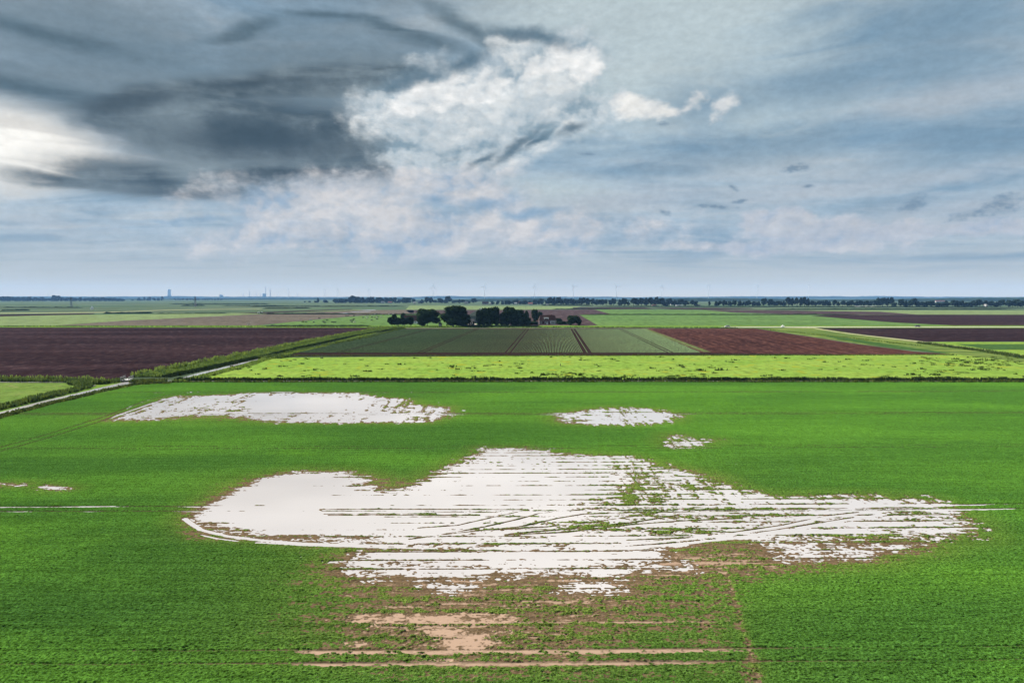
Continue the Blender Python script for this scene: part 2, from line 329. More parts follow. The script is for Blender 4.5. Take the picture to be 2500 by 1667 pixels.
for P_ in P6: small = np.minimum(small, segd(xx, yy, gw(P_), True))
sda = np.minimum(sda, small*1.6+.1)
tanD = np.full_like(xx, 50.)
for P_ in tanP: tanD = np.minimum(tanD, segd(xx, yy, gw(P_), True))
def el(cx, cy, rx, ry): return np.exp(-(((px-cx)/rx)**2+((py-cy)/ry)**2))
# clean open water at left and in the middle; broken water elsewhere
clean = np.clip(el(640,1165,210,60)+el(820,1180,220,34)+el(1180,1120,170,36)+el(700,930,170,18)*.8+el(1150,1275,260,10)*.35, 0, 1)
rough = 1-.86*clean
n1 = fbm(xx/2.6, yy/.75, 3, 4); n2 = fbm(xx/9, yy/3.2, 9, 3); n3 = fbm(xx/.55, yy/.4, 21, 3, .7)
veg = (el(1470,1105,60,30)*.8+el(1440,1150,60,18)*1.0+el(1500,1130,150,40)*.35+el(1600,1110,120,36)*.35+el(880,1118,80,20)*1.0+el(1060,1110,60,14)*.6
       +el(1380,1212,130,9)*.9+el(1560,1222,150,7)*1.2+el(1640,1240,200,8)*.8+el(1150,1250,150,5)*.7+el(1030,1262,260,4)*.9+el(780,1228,120,5)*.5+el(1180,1300,420,5)*.7+el(880,1297,60,10)*.9
       +el(2000,1232,200,6)*.9+el(1870,1180,330,6)*.35+el(2080,1170,60,8)*.7+el(2150,1200,90,24)*.6+el(1700,1165,240,8)*.5+el(1570,1172,120,5)*.7
       +el(520,935,60,14)*.9+el(480,955,120,5)*.6+el(900,930,90,10)*.7+el(1330,955,50,14)*.6+el(1420,1190,700,40)*.16+el(1900,1262,160,14)*.5+el(1200,1120,100,60)*.1)
farw = sst(yy, 105, 150)
ns = fbm(xx/4.5, yy/.4, 67, 3, .6)
n5 = fbm(xx/(.22+.0030*yy), yy/(.05+.0012*yy), 27, 2, .8)
nf = fbm(xx/3.2, yy/3.4, 61, 4, .6); n4 = fbm(xx/.3, yy/.25, 25, 2, .7)
(hx0, hy0), (hx1, hy1) = g(240*K, 957*K), g(400*K, 905*K); hl = math.hypot(hx1-hx0, hy1-hy0); ux, uy = (hx1-hx0)/hl, (hy1-hy0)/hl
nd = fbm((xx*ux+yy*uy)/9, (xx*uy-yy*ux)/.9, 63, 4, .6)
nv = fbm(xx/.7, (yy-.3*xx)/7, 65, 4, .6)
inP3 = el(1420, 955, 220, 40)*(py < 990); tr = sst(px, 1330, 1450)*(py < 1160)
extra = farw*(.95*nf + .14 + 1.35*nd*(px < 1150) + .9*nv*inP3) + tr*1.15*nv*(1-farw*.3)
h = np.clip(sda/2.6, -.62-.6*clean, 1.2) + rough*(.85*n1+.40*n2+.60*n3+.55*n4+.5*n5+extra) + veg*(.65+.5*n1)
h -= .12*clean
# drill ridges across the water every 2.15 m
ph = (r - rr(1233))/2.15; fr = np.abs(ph-np.round(ph))*2.15
rm = sst(fbm(xx/7, np.round(ph)*3.7, 33, 3), -.25, .45)
rfade = 1-sst(yy, 118, 150)
h += np.exp(-(fr/.16)**2)*(.35+1.15*rm+.8*n3)*np.clip(rough+.12, 0, 1)*rfade*(sda < 6)
dot = fbm(xx/1.6, np.round(ph)*5.1, 35, 3)
h = np.maximum(h, np.exp(-(fr/.13)**2)*(.75+1.5*dot+1.0*rm+.4*n3+.45*np.clip(sst(px, 1250, 1600)+sst(py, 1200, 1270), 0, 1)-.9*(1-np.clip(sst(px+140*n2, 850, 1120)+sst(py, 1225, 1270), 0, 1)))-1.0-2*(1-rfade))
# finer rows, strongest far away
ph2 = r/.5; h += np.cos(ph2*2*np.pi)*.12*rough*rfade
# dark mud ridges thrown up by wheels, and wheel ruts holding water
ridges = [[(735,1169.5),(900,1169),(1212,1170)], [(735,1170.5),(740,1173),(900,1174),(1150,1176)], [(745,1180),(1000,1179.5)], [(755,1183),(900,1182.5),(1100,1183)],
          [(1212,1170),(1130,1188),(1050,1206),(960,1212)], [(1340,1170),(1240,1178),(1190,1192),(1110,1210),(1010,1228),(940,1238)], [(1480,1176),(1340,1180),(1280,1190),(1200,1208),(1140,1216)],
          [(1560,1168),(1450,1186),(1350,1200),(1250,1210),(1120,1216),(1010,1228)], [(1700,1190),(1560,1196),(1440,1205),(1300,1222),(1160,1228)], [(1560,1182),(1450,1200),(1330,1212),(1170,1226)],
          [(1620,1168),(1900,1167),(2250,1164)], [(1500,1176),(1800,1172),(2250,1170)], [(1500,1214),(1680,1222),(1800,1205),(1900,1184),(2010,1172)], [(1440,1240),(1640,1232),(1770,1218),(1880,1200),(1960,1188)], [(1420,1254),(1560,1246),(1650,1238)],
          [(1500,1262),(1320,1266),(900,1262)], [(400,952),(700,951.5),(1030,952)], [(300,949.5),(700,948.8),(1030,950)], [(1380,946),(1440,946),(1520,947)]]
for q in ridges:
    d = segd(xx, yy, gw(q)); wv = np.where(yy > 120, .3, .17); h = np.maximum(h, np.exp(-(d/wv)**2)*(1.75+1.3*fbm(xx/2, yy/2, 51, 3)+.4*n3)-1.0)
rut = np.zeros_like(xx); rutw = np.zeros_like(xx)
def ruts(q, w=.3, wet=1.0):
    global rut, rutw
    k = np.exp(-(segd(xx, yy, gw(q))/w)**4); rut = np.maximum(rut, k); rutw = np.maximum(rutw, k*wet)
ruts([(424,1191),(440,1203),(462,1217),(520,1231),(600,1241),(700,1248),(800,1251),(930,1253)], .34)
ruts([(462,1229),(500,1237),(545,1243)], .2, .9); ruts([(590,1246),(700,1252),(860,1257),(1000,1259)], .25)
ruts([(2020,1174),(1900,1187),(1800,1209),(1680,1227),(1560,1240),(1420,1252)], .38); ruts([(2030,1181),(1930,1196),(1830,1215),(1710,1233),(1590,1246),(1440,1259)], .38)
ruts([(1230,1163),(1500,1163),(1900,1164),(2150,1161),(2260,1160)], .3); ruts([(1600,1176),(1900,1175),(2200,1171),(2330,1169)], .28, .95)
ruts([(-20,1165.5),(120,1165),(200,1163.5),(260,1163)], .26); ruts([(-20,1176),(60,1175)], .2, .9); ruts([(480,1163),(545,1162.5)], .2, .85); ruts([(470,1172),(520,1172)], .2, .85)
ruts([(240,965),(300,943),(350,926),(400,911)], .45); ruts([(262,966),(320,943),(370,926),(405,912)], .3, .9)
dryrut = np.zeros_like(xx)
for v1, v2 in ((957, 958.8), (1009.3, 1012.2), (1090.0, 1095.2), (1237, 1248.4), (1588, 1620.5)):
    for v_ in (v1, v2):
        rc = rr(v_); wd = (.13 if v_ > 1500 else .2) if v_ > 1060 else .42
        wob = .12*fbm(xx/14, yy*0, 5, 2)
        dryrut = np.maximum(dryrut, (.6 if v_ > 1500 else 1)*np.exp(-((r-rc+wob)/wd)**4)*(1-.35*sst(fbm(xx/6, yy*0+v_, 71, 2), 0, .6)))
for q in ([(0,1028),(100,1000),(240,957),(330,922),(400,905),(470,898),(700,900)], [(0,1037),(110,1006),(250,962),(340,928),(405,912)]):
    dryrut = np.maximum(dryrut, np.exp(-(segd(xx, yy, gw(q))/.28)**4))
# faint sprayer curve in the grass left of the pool
palerut = np.zeros_like(xx)
for q in ([(200,1175),(300,1195),(400,1222),(470,1238)], [(330,1188),(420,1208)], [(0,1165),(480,1162)], [(0,1176),(450,1172)], [(170,1128),(260,1132)]):
    palerut = np.maximum(palerut, np.exp(-(segd(xx, yy, gw(q))/.25)**2)*.7)
# pale sodden tracks near the camera
band = sst(px, 630, 730)*(1-sst(px, 1500, 1900)+.25*n2)
nt = np.clip(np.maximum(np.exp(-((r-rr(1592)+.12*n1+.08*n3)/.30)**4), np.exp(-((r-rr(1621)+.12*n1+.08*n3)/.26)**4)*(1-sst(px, 1500, 1720)))*np.clip(band, 0, 1), 0, 1)
nt = np.maximum(nt, np.exp(-((r-rr(1431*K)+.1*n1)/.16)**4)*sst(px, 850, 950)*(1-sst(px, 1350, 1850))*np.clip(.75+1.2*ns, 0, 1))
nt = nt*np.clip(.85+.8*n3+.5*n4, 0, 1)
h = np.where(rut > .4, np.minimum(h, .3-.8*rutw+.1*n3), h)
# ---- distressed, muddy crop
brown = np.clip(el(1150,1315,440,75)*1.05+el(1180,1400,420,70)*.85+el(1080,1460,420,60)*.9+el(1650,1300,330,34)*.6+el(1150,1530,560,30)*.35+el(1550,1290,260,30)*.65+el(1900,1262,260,28)*.75+el(560,1130,110,40)*.55+el(470,1200,60,36)*.8+el(700,1235,260,12)*.8+el(860,1120,130,26)*.7
                +el(1450,1110,260,50)*.4+el(1950,1150,60,10)*.7+el(1640,1420,60,120)*.35+el(1730,1540,30,40)*.5+el(1250,1560,520,40)*.35+el(480,960,300,16)*.5+el(880,940,200,24)*.4+el(1420,960,170,22)*.3, 0, 1.2)
vline = np.exp(-((px-(1292+(py-1300)*.03))/9)**2)*sst(py, 1300, 1340)*(1-sst(py, 1500, 1560))*.8 + np.exp(-((px-(1668+(py-1330)*.32-60*sst(py,1450,1500)*0))/10)**2)*sst(py, 1290, 1330)*.7
brown = np.clip(brown+vline*.8, 0, 1.3)
near = np.clip(1-sda/5.0, 0, 1)*(sda > 0)
rowgap = np.exp(-(fr/.42)**2)
tanf = np.clip(sst(tanD+1.8*n1+1.6*n3+1.3*n4+1.2*ns+.8*rowgap, .35, -.5)+nt+.8*sst(brown*(.5+.9*ns+.4*n2)+.45*n3+.45*n4-.3*rowgap, .85, 1.15)*(sda > .5), 0, 1)
cover = 1 - brown*(.56+.30*n1+.8*n3+.9*n4+.6*n5+.35*ns+.55*(.35-rowgap)) - .5*near*(.5+.6*n1+.4*n3) - tanf*1.3
cover = np.where(sda < .5, np.minimum(cover, .42+.35*n1+.45*n3+.55*veg*sst(h, .1, .6)+.3*(px > 1350)*(py < 1150)), cover)
cover = cover*np.where(sda < 2.5, .3+.7*sst(h, .05, .5), 1)
cover = np.clip(cover, 0, 1)*(1-.85*rutw)*(1-.85*dryrut)*(1-.35*palerut)
wetness = np.clip(brown*.8+np.where(sda < .3, .8, near*.7), 0, 1)
hh = np.clip(h, -1.2, 1.0)
zz = hh*.045 + np.clip(cover, 0, 1)*(h > -.1)*(.075+.065*fbm(xx/.24, yy/.15, 41, 2, .8)+.01*fbm(xx/1.1, yy/.5, 45, 2)+.04*fbm(xx/2.5, yy/1.2, 43, 2))*sst(hh, 0, .4) - .06*dryrut*(hh > .2)
zz = np.where(tanf > .5, np.minimum(zz, .03), zz)
nr, nc = xx.shape
idx = np.arange(nr*nc).reshape(nr, nc)
fc = np.stack([idx[:-1, :-1], idx[1:, :-1], idx[1:, 1:], idx[:-1, 1:]], -1).reshape(-1, 4)
# the crop stops at the bank of the winding ditch
edge = np.interp(PX.ravel(), [-3000, -400, -160, 62, 125, 200, 262, 330, 420, 440], [1770, 1128, 1066, 1006, 988, 971, 956, 941, 934, 900])
fc = fc[(PY.ravel() > edge)[fc].all(1)]
def cropmat():
    m_, n = mat('cereal_crop_and_mud'); p = n.node('ShaderNodeTexCoord').outputs['Object']
    def at(nm): return n.node('ShaderNodeAttribute', attribute_name=nm).outputs['Fac']
    cov, tn, wt, rt = at('cover'), at('silt'), at('wetness'), at('track')
    f1 = n.noise(n.v('MULTIPLY', p, (4.5, 4.0, 1)), 1, 4, .8); f2 = n.noise(n.v('MULTIPLY', p, (.9, 2.0, 1)), 1, 4, .6)
    f3 = n.noise(n.v('MULTIPLY', p, (1.0, .40, 1)), 1, 3, .6); rw = n.noise(n.v('MULTIPLY', p, (.06, 1.6, 1)), 1, 3, .6)
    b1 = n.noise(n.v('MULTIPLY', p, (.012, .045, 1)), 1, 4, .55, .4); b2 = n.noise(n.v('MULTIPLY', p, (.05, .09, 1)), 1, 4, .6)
    gr = n.mix(n.sm(b1, .38, .64), (.026, .066, .012), (.046, .110, .014))  # broad noise paints cloud-shadow bands into the crop green
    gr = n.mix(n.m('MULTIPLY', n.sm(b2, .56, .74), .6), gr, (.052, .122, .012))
    gr = n.mix(n.m('MULTIPLY', wt, .75), gr, (.085, .098, .022))
    k = n.m('MULTIPLY', n.sm(f1, .38, .62, .2, 1.8, 'LINEAR'), n.m('MULTIPLY', n.sm(f3, .3, .7, .84, 1.16, 'LINEAR'), n.sm(rw, .35, .65, .8, 1.2, 'LINEAR'))); gr = n.v('MULTIPLY', gr, n.xyz(k, k, k))
    k = n.sm(f2, .3, .7, .8, 1.2, 'LINEAR'); gr = n.v('MULTIPLY', gr, n.xyz(k, k, k))
    mud = n.mix(n.sm(f2, .35, .65), (.105, .070, .040), (.060, .042, .024))
    mud = n.mix(n.sm(f1, .52, .7), mud, (.20, .145, .09))
    mud = n.mix(n.m('MULTIPLY', tn, .9), mud, (.29, .20, .145))
    mud = n.mix(n.m('MULTIPLY', rt, .9), mud, (.016, .030, .010))  # dark green paints the shade inside the dry tramlines
    cm = n.sm(n.m('MULTIPLY_ADD', n.m('SUBTRACT', f1, .5), 1.1, cov), .38, .58)
    col = n.mix(cm, mud, gr)
    bp = n.node('ShaderNodeBump', {'Height': f1, 'Strength': n.m('MULTIPLY', cm, 1.0), 'Distance': .2}).outputs[0]
    d = n.node('ShaderNodeBsdfPrincipled', {'Base Color': col, 'Roughness': .9, 'Specular IOR Level': 0.0, 'Sheen Weight': n.m('MULTIPLY', cm, .17), 'Sheen Roughness': .35, 'Sheen Tint': (.30, .8, .08, 1), 'Normal': bp}).outputs[0]
    t = n.node('ShaderNodeBsdfTranslucent', {'Color': n.v('MULTIPLY', col, (1.2, 1.2, .8))}).outputs[0]
    out(n, n.node('ShaderNodeMixShader', {0: n.m('MULTIPLY', cm, .0), 1: d, 2: t}).outputs[0]); return m_
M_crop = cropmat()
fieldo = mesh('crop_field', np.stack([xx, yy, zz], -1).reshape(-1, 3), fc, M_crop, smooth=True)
for nm, arr in (('cover', cover), ('silt', tanf), ('wetness', wetness), ('track', np.maximum(dryrut*.9*(1-np.clip(brown, 0, 1)), 0))):
    a_ = fieldo.data.attributes.new(nm, 'FLOAT', 'POINT'); a_.data.foreach_set('value', np.asarray(arr, dtype=np.float32).ravel())
tag(fieldo, 'green cereal field with drowned brown patches and tractor tramlines', 'field', kind='structure')
def waterpatch(label, pts, z=0.0):
    q = gw(pts); o = mesh('water', [(x, y, z) for x, y in q], [list(range(len(q)))], M_water)
    tag(o, label, 'puddle', kind='structure')
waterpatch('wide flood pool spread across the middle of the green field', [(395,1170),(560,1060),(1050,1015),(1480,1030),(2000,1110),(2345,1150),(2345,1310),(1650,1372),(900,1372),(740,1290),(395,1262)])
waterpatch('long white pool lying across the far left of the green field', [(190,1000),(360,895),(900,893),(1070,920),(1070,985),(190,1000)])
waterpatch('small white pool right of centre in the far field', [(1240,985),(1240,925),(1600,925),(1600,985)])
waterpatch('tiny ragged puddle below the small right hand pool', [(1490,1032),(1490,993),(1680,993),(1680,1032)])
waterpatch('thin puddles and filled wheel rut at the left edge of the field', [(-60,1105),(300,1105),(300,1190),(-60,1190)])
del fc, idx
# ------------------------------------------------------------------ sheets of land
def lift(pts, z, K_=1): return [(*g(a, b), z) for a, b in pts]
def sheet(name, pts, z, m_, label, cat='field', kind='structure'):
    q = lift(pts, z); o = mesh(name, q, [list(range(len(q)))], m_)
    return tag(o, label, cat, kind=kind)
M_base = ground('marsh_and_far_meadow', (.040, .070, .038), (.082, .100, .060), (.028, .050, .034), scale=(.0022, .007), fine_s=(.012, .045), rows=(.0012, .02, .5), bump=0)
M_past = ground('bright_pasture', (.112, .190, .030), (.150, .215, .038), (.088, .150, .026), scale=(.03, .05), fine_s=(.4, .22), bump=.5, spk=((.17, .19, .02), .12, .12, .60))
M_plo = ground('dark_ploughed_soil', (.018, .011, .013), (.027, .016, .018), (.038, .025, .024), scale=(.004, .02), fine_s=(.35, .12), rot=-8, rows=(.004, .035, .35))
M_plo2 = ground('brown_ridged_soil', (.034, .016, .015), (.052, .023, .019), (.078, .038, .027), scale=(.008, .01), fine_s=(.5, .1), rot=4, rows=(.25, .006, .4))
M_plo3 = ground('pale_brown_stubble', (.075, .062, .050), (.090, .076, .062), (.065, .066, .046), scale=(.006, .01), fine_s=(.2, .05))
M_pur = ground('purplish_soil', (.036, .025, .026), (.050, .034, .035), (.066, .048, .046), scale=(.005, .02), fine_s=(.12, .03), bump=0)
M_gmid = ground('mid_green_grass', (.060, .110, .034), (.080, .132, .042), (.050, .094, .030), scale=(.006, .012), fine_s=(.14, .04), bump=0)
M_gpal = ground('pale_green_barley', (.108, .145, .062), (.120, .156, .068), (.092, .13, .055), scale=(.006, .012), fine_s=(.14, .04), bump=0)
M_gdk = ground('dark_green_beet', (.030, .065, .018), (.040, .080, .022), None, scale=(.01, .02), fine_s=(.4, .4))
M_verge = ground('rough_verge_grass', (.070, .135, .022), (.110, .165, .030), (.045, .085, .02), scale=(.05, .1), fine_s=(.4, .15))
M_soilrow = ground('bare_soil_between_rows', (.017, .011, .010), (.024, .014, .012), None, scale=(.02, .02), fine_s=(1, 1))
M_road = ground('pale_concrete_road', (.30, .28, .24), (.34, .31, .27), None, scale=(.05, .3), fine_s=(.5, 1), bump=.1)
M_pale = ground('pale_track', (.26, .25, .15), (.20, .21, .10), None, scale=(.05, .3), fine_s=(.4, .6), bump=.1)
M_margin = ground('striped_margin_grass', (.060, .100, .026), (.095, .130, .032), (.13, .13, .04), scale=(.01, .05), fine_s=(.03, .12), rot=0)
M_olive = ground('dull_olive_grass', (.062, .078, .028), (.078, .092, .036), None, scale=(.05, .1), fine_s=(.4, .15))
M_left = ground('lush_left_meadow', (.070, .120, .024), (.105, .150, .036), (.045, .085, .018), scale=(.06, .08), fine_s=(.5, .3), spk=((.17, .15, .07), .15, .15, .62))
G = 20000
tag(mesh('ground', [(-G, -600, -.06), (G, -600, -.06), (G, G, -.06), (-G, G, -.06)], [(0, 1, 2, 3)], M_base), 'flat marshy farmland reaching to the hazy horizon', 'land', kind='structure')
sheet('ditch_bank', [(-700,1500),(-700,925),(300,927),(440,932),(3600,928),(3600,1000)], -.03, M_verge, 'rough grass margin around the flooded field', 'verge')
sheet('pasture', [(432,928),(520,906),(600,888),(660,873),(2325,862),(2500,884),(2760,921),(2760,927.5),(2000,927.2),(1000,927.6)], .0, M_past, 'bright yellow-green pasture strip behind the ditch', 'pasture')
sheet('ploughed_field', [(-700,798),(955,799.5),(900,808),(804,825),(698,846),(576,871),(400,905),(318,921),(270,927),(0,926),(-700,924)], .0, M_plo, 'dark purple-brown ploughed field at left', 'field')
sheet('meadow', [(-700,1200),(-700,934),(0,934),(190,936),(228,944),(150,966),(0,1000),(-200,1055)], .0, M_left, 'grassy meadow corner left of the winding ditch', 'meadow')
sheet('bare_strip', [(720,861),(2150,861),(2330,865.5),(1500,868),(700,870)], .02, M_soilrow, 'dark brown headland strip between potatoes and pasture', 'field')
sheet('potato_field', [(719,861.5),(900,824.5),(985,802),(1583,802),(1722,861.5)], .03, M_soilrow, 'soil under the green potato rows', 'field')
sheet('ridged_field', [(1560,802),(1845,802),(2100,841),(2230,858),(2330,865),(2100,866),(1712,861)], .04, M_plo2, 'reddish brown ridged field right of the potatoes', 'field')
sheet('green_strip', [(1566,802.5),(1580,802.5),(1736,859.5),(1718,859.5)], .07, M_olive, 'narrow pale green strip edging the potato rows', 'field')
sheet('grass_margin', [(1845,801.5),(2010,801.5),(2110,820),(2260,838),(2520,874),(2560,892),(2330,864),(2110,841)], .02, M_margin, 'striped grassy margin beside the farm track', 'verge')
sheet('beet_strip', [(1990,814),(2050,822),(2200,845),(2320,862),(2300,862),(2180,850),(2050,829)], .05, M_gdk, 'thin blue-green crop strip inside the margin', 'field')
sheet('track', [(1900,800.5),(1990,800.5),(2050,810.5),(2110,818),(2255,834),(2380,850),(2500,868),(2700,898),(2700,902),(2500,871),(2255,837),(2110,820),(2050,812.5),(1985,802)], .08, M_pale, 'pale farm track slanting towards the right edge', 'track')
sheet('dark_field', [(1990,801),(3500,801),(3500,834),(2262,834),(2110,817)], .03, M_plo, 'dark ploughed field on the right behind the track', 'field')
sheet('verge_meadow', [(2262,835),(3500,835),(3500,1000),(2700,900),(2380,851)], .03, M_past, 'bright grass beside the farm track on the right', 'verge')
sheet('beet_field', [(2330,840),(3500,840),(3500,856),(2420,854)], .06, M_gdk, 'dark green crop block at the right edge', 'field')
sheet('verge', [(-700,794.5),(3500,794.5),(3500,801.5),(-700,799)], .05, M_verge, 'long grassy roadside verge across the plain', 'verge')
sheet('road', [(1760,798.4),(1830,797.9),(3500,797.2),(3500,798.6),(1830,799.5),(1760,799.2)], .10, M_road, 'pale narrow road passing the farm', 'road')
sheet('bare_strip', [(955,801),(1600,801),(1600,802.3),(960,802.3)], .06, M_plo3, 'thin tan headland line at the far end of the potatoes', 'field')
sheet('crop_field', [(1405,768),(3500,768),(3500,798),(1462,798)], .0, M_gmid, 'long mid green field behind the road on the right', 'field')
sheet('brown_field', [(1100,768),(1414,768),(1465,797.5),(1290,797.5),(1100,780)], .03, M_pur, 'purplish brown wedge of soil behind the farmhouse', 'field')
sheet('brown_field', [(2020,769),(2260,768),(3500,769),(3500,798),(2500,796),(2330,794.5),(2180,787),(1980,771)], .04, M_plo, 'dark brown wedge field near the right edge', 'field')
sheet('green_field', [(2100,757.5),(3500,757.5),(3500,768),(2230,768),(1960,758)], .0, M_gpal, 'pale green field below the avenue of trees at right', 'field')
sheet('brown_field', [(1715,757),(1830,757),(2150,761),(2240,768),(1960,768),(1800,763)], .02, M_pur, 'grey-brown band of soil beyond the long green field', 'field')
sheet('brown_field', [(1270,756),(1450,755.5),(1495,768),(1150,768),(1000,764),(990,757)], .02, M_pur, 'mauve field band behind the farm trees', 'field')
sheet('green_field', [(1452,755.5),(1720,757),(1800,764),(1960,768),(1495,768)], .02, M_gmid, 'green wedge beyond the dark ditch line', 'field')
sheet('green_field', [(1000,746),(1420,747.5),(1390,755),(1260,756),(990,756)], .02, M_gpal, 'pale green strip in front of the village trees', 'field')
sheet('dark_field', [(1400,750.5),(1575,750.5),(1600,754.5),(1395,754.5)], .04, M_plo, 'slim dark soil strip below the far trees', 'field')
sheet('dark_field', [(1592,750.8),(1830,752),(1845,754),(1760,756),(1640,755)], .04, M_plo, 'slim dark soil strip right of the white lorry', 'field')
sheet('green_field', [(-700,775),(0,771),(200,768.5),(500,765.5),(640,762),(880,756),(880,757),(700,763),(500,773.5),(300,783),(135,794.5),(-700,794.5)], .02, M_gpal, 'pale green field far left beyond the ploughed land', 'field')
sheet('dark_field', [(-700,770),(0,768),(150,766),(230,764.5),(230,766.5),(150,769),(0,772.5),(-700,777)], .05, M_plo, 'thin dark soil strip at the far left', 'field')
sheet('stubble_field', [(140,794.5),(300,783),(500,773.2),(660,766),(870,767),(900,769),(860,772),(700,787),(620,794.5)], .03, M_plo3, 'grey-brown stubble wedge in the left distance', 'field')
sheet('dark_field', [(560,765.5),(760,757.5),(860,754.5),(860,756),(760,760),(640,765.5)], .04, M_plo, 'dark strip the tractor is working on', 'field')
sheet('wet_field', [(680,766.5),(860,758),(1010,756),(1010,767),(880,768)], .02, M_plo3, 'wet grey field with thin puddles left of the farm', 'field')
for q, lb in (([(800,765.5),(850,764),(860,765),(830,766.5)], 'glinting puddle at the left of the wet grey field'), ([(878,757.2),(915,756.2),(918,757.3),(885,758)], 'far puddle highest in the wet grey field'), ([(855,761.3),(905,760.5),(905,761.3),(860,762)], 'thin middle puddle in the wet grey field')):
    o = sheet('water', q, .06, M_ditch, lb, 'puddle')
sheet('pasture', [(640,795),(700,787),(860,772.5),(930,768.5),(1350,768.5),(1350,796)], .01, M_gmid, 'green pasture where the cows graze', 'pasture')
sheet('track', [(-700,770),(250,762),(400,757),(640,753.2),(640,753.8),(400,757.9),(250,763.2),(-700,772)], .05, M_pale, 'pale track crossing the distant left plain', 'track')
sheet('pavement', [(1142,798),(1142,790.5),(1163,790.5),(1165,797)], .08, simple('pinkish_yard', (.30, .24, .21)), 'pale pinkish yard between the two farm tree groups', 'yard')
# far water glints and dark hedge streaks on the marsh
M_hedge = leafmat('hedge_leaves', (.018, .035, .016), (.03, .05, .02), .1, .1)
# ------------------------------------------------------------------ ditches
def sheet_w(name, pts, z, m_, label, cat, kind='structure'):
    o = mesh(name, [(x, y, z) for x, y in pts], [list(range(len(pts)))], m_); return tag(o, label, cat, kind=kind)
dl = [g(-160, 1050), g(40,996), g(110,978), g(180,962), g(252,945), g(310,931), g(425,928), g(480,912), g(590,886), g(760,846), g(948,803)]
dr = [g(950,804), g(765,848), g(594,888), g(488,915), g(428,934), g(330,934.5), g(262,948.5), g(200,962.5), g(125,979.5), g(62,996.5), g(-160,1056)]
sheet_w('water', dl+dr, .07, M_ditch, 'pale ditch water running diagonally on the left', 'ditch')
sheet_w('water', [g(-300,932), g(180,933), g(235,941), g(225,944), g(180,934.5), g(-300,933.2)], .07, M_ditch, 'narrow side ditch meeting the main ditch at left', 'ditch')
sheet_w('water', [g(425,930.0), g(1200,929.8), g(2900,930), g(2900,931.2), g(1200,931.0), g(425,931.6)], .07, M_ditch, 'dark narrow ditch between the crop field and the pasture', 'ditch')
def blades(name, path, w0, w1, dens, hgt, m_, label, bw=.28, cat='reeds', mound=0.0, seed=0, wob=0.0):
    """upright leafy blades scattered along a path, between offsets w0 and w1 to its right"""
    r_ = np.random.default_rng(seed); V = []; n_ = 0
    pts = np.array(path, float); seg = np.diff(pts, axis=0); L = np.hypot(seg[:, 0], seg[:, 1])
    cnt = int(L.sum()*abs(w1-w0)*dens); si = r_.choice(len(L), cnt, p=L/L.sum()); t = r_.random(cnt)
    p = pts[si]+seg[si]*t[:, None]; nrm = np.stack([seg[:, 1], -seg[:, 0]], 1)/L[:, None]
    acc = np.concatenate([[0], np.cumsum(L)]); s_ = acc[si]+t*L[si]
    off = w0+(w1-w0)*r_.random(cnt) + wob*fbm(s_/6, s_*0+seed, 3, 3)
    p = p+nrm[si]*off[:, None]
    hh_ = hgt*(.7+.4*r_.random(cnt))*(.75+.5*(fbm(s_/5, off*.8, 8+seed, 3)+.3)); hh_ = np.maximum(hh_, .08)
    a = r_.random(cnt)*math.pi; lx = r_.normal(0, .22, cnt)*hh_; ly = r_.normal(0, .22, cnt)*hh_
    bx = np.cos(a)*bw*.5*(.6+.8*r_.random(cnt)); by = np.sin(a)*bw*.5
    z0 = np.zeros(cnt)
    q = np.stack([np.stack([p[:, 0]-bx, p[:, 1]-by, z0], 1), np.stack([p[:, 0]+bx, p[:, 1]+by, z0], 1),
                  np.stack([p[:, 0]+lx+bx*.5, p[:, 1]+ly+by*.5, hh_], 1), np.stack([p[:, 0]+lx-bx*.5, p[:, 1]+ly-by*.5, hh_], 1)], 1).reshape(-1, 3)
    f = np.arange(cnt*4).reshape(-1, 4)
    o = mesh(name, q, f, m_); return tag(o, label, cat, kind='stuff')
left_edge = [g(318,920), g(400,905), g(576,871), g(698,846), g(804,825), g(900,808), g(950,801)]
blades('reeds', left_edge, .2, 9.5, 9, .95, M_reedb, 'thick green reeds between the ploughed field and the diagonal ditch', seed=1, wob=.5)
blades('reeds', left_edge, 9.5, 13.4, 9, .85, M_reedd, 'darker reeds along the water edge of the diagonal ditch', seed=41, wob=.7)  # shaded lower face of the reed bed, done by leaf colour
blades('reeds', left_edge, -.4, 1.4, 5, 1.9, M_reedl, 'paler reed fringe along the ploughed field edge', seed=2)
right_edge = [g(430,934), g(508,917), g(615,890), g(640,880), g(780,848), g(955,803)]
blades('reeds', right_edge, -2.4, 1.3, 6, .7, M_reedl, 'low grass fringe on the right bank of the diagonal ditch', seed=3, wob=.4)
blades('reeds', [g(640,876), g(720,858), g(900,823), g(985,802)], -1.5, 1.5, 5, 1.0, M_reed, 'weedy strip left of the potato rows', seed=4, wob=.6)
blades('reeds', [g(640,872), g(700,873)], -5, 5, 5, 1.1, M_reed, 'rank weeds at the pasture corner', seed=5, wob=.6)
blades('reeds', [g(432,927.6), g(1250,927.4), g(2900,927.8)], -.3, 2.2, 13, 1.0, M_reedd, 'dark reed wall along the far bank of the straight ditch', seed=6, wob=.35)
blades('reeds', [g(340,936), g(432,933.6), g(1250,933), g(2900,933.4)], -1.2, .9, 8, .75, M_reedm, 'yellowish grass fringe on the near bank of the straight ditch', seed=7, wob=.5)
blades('reeds', [g(-300,931), g(60,931), g(180,932.5), g(240,938), g(300,931)], -2.8, 1.2, 9, 1.2, M_reed, 'reed band along the lower edge of the ploughed field', seed=8, wob=.5)
blades('reeds', [g(-300,927), g(60,927), g(200,928), g(250,931)], -1.0, .8, 4, 1.4, M_reedl, 'pale reed tips below the ploughed field', seed=18)
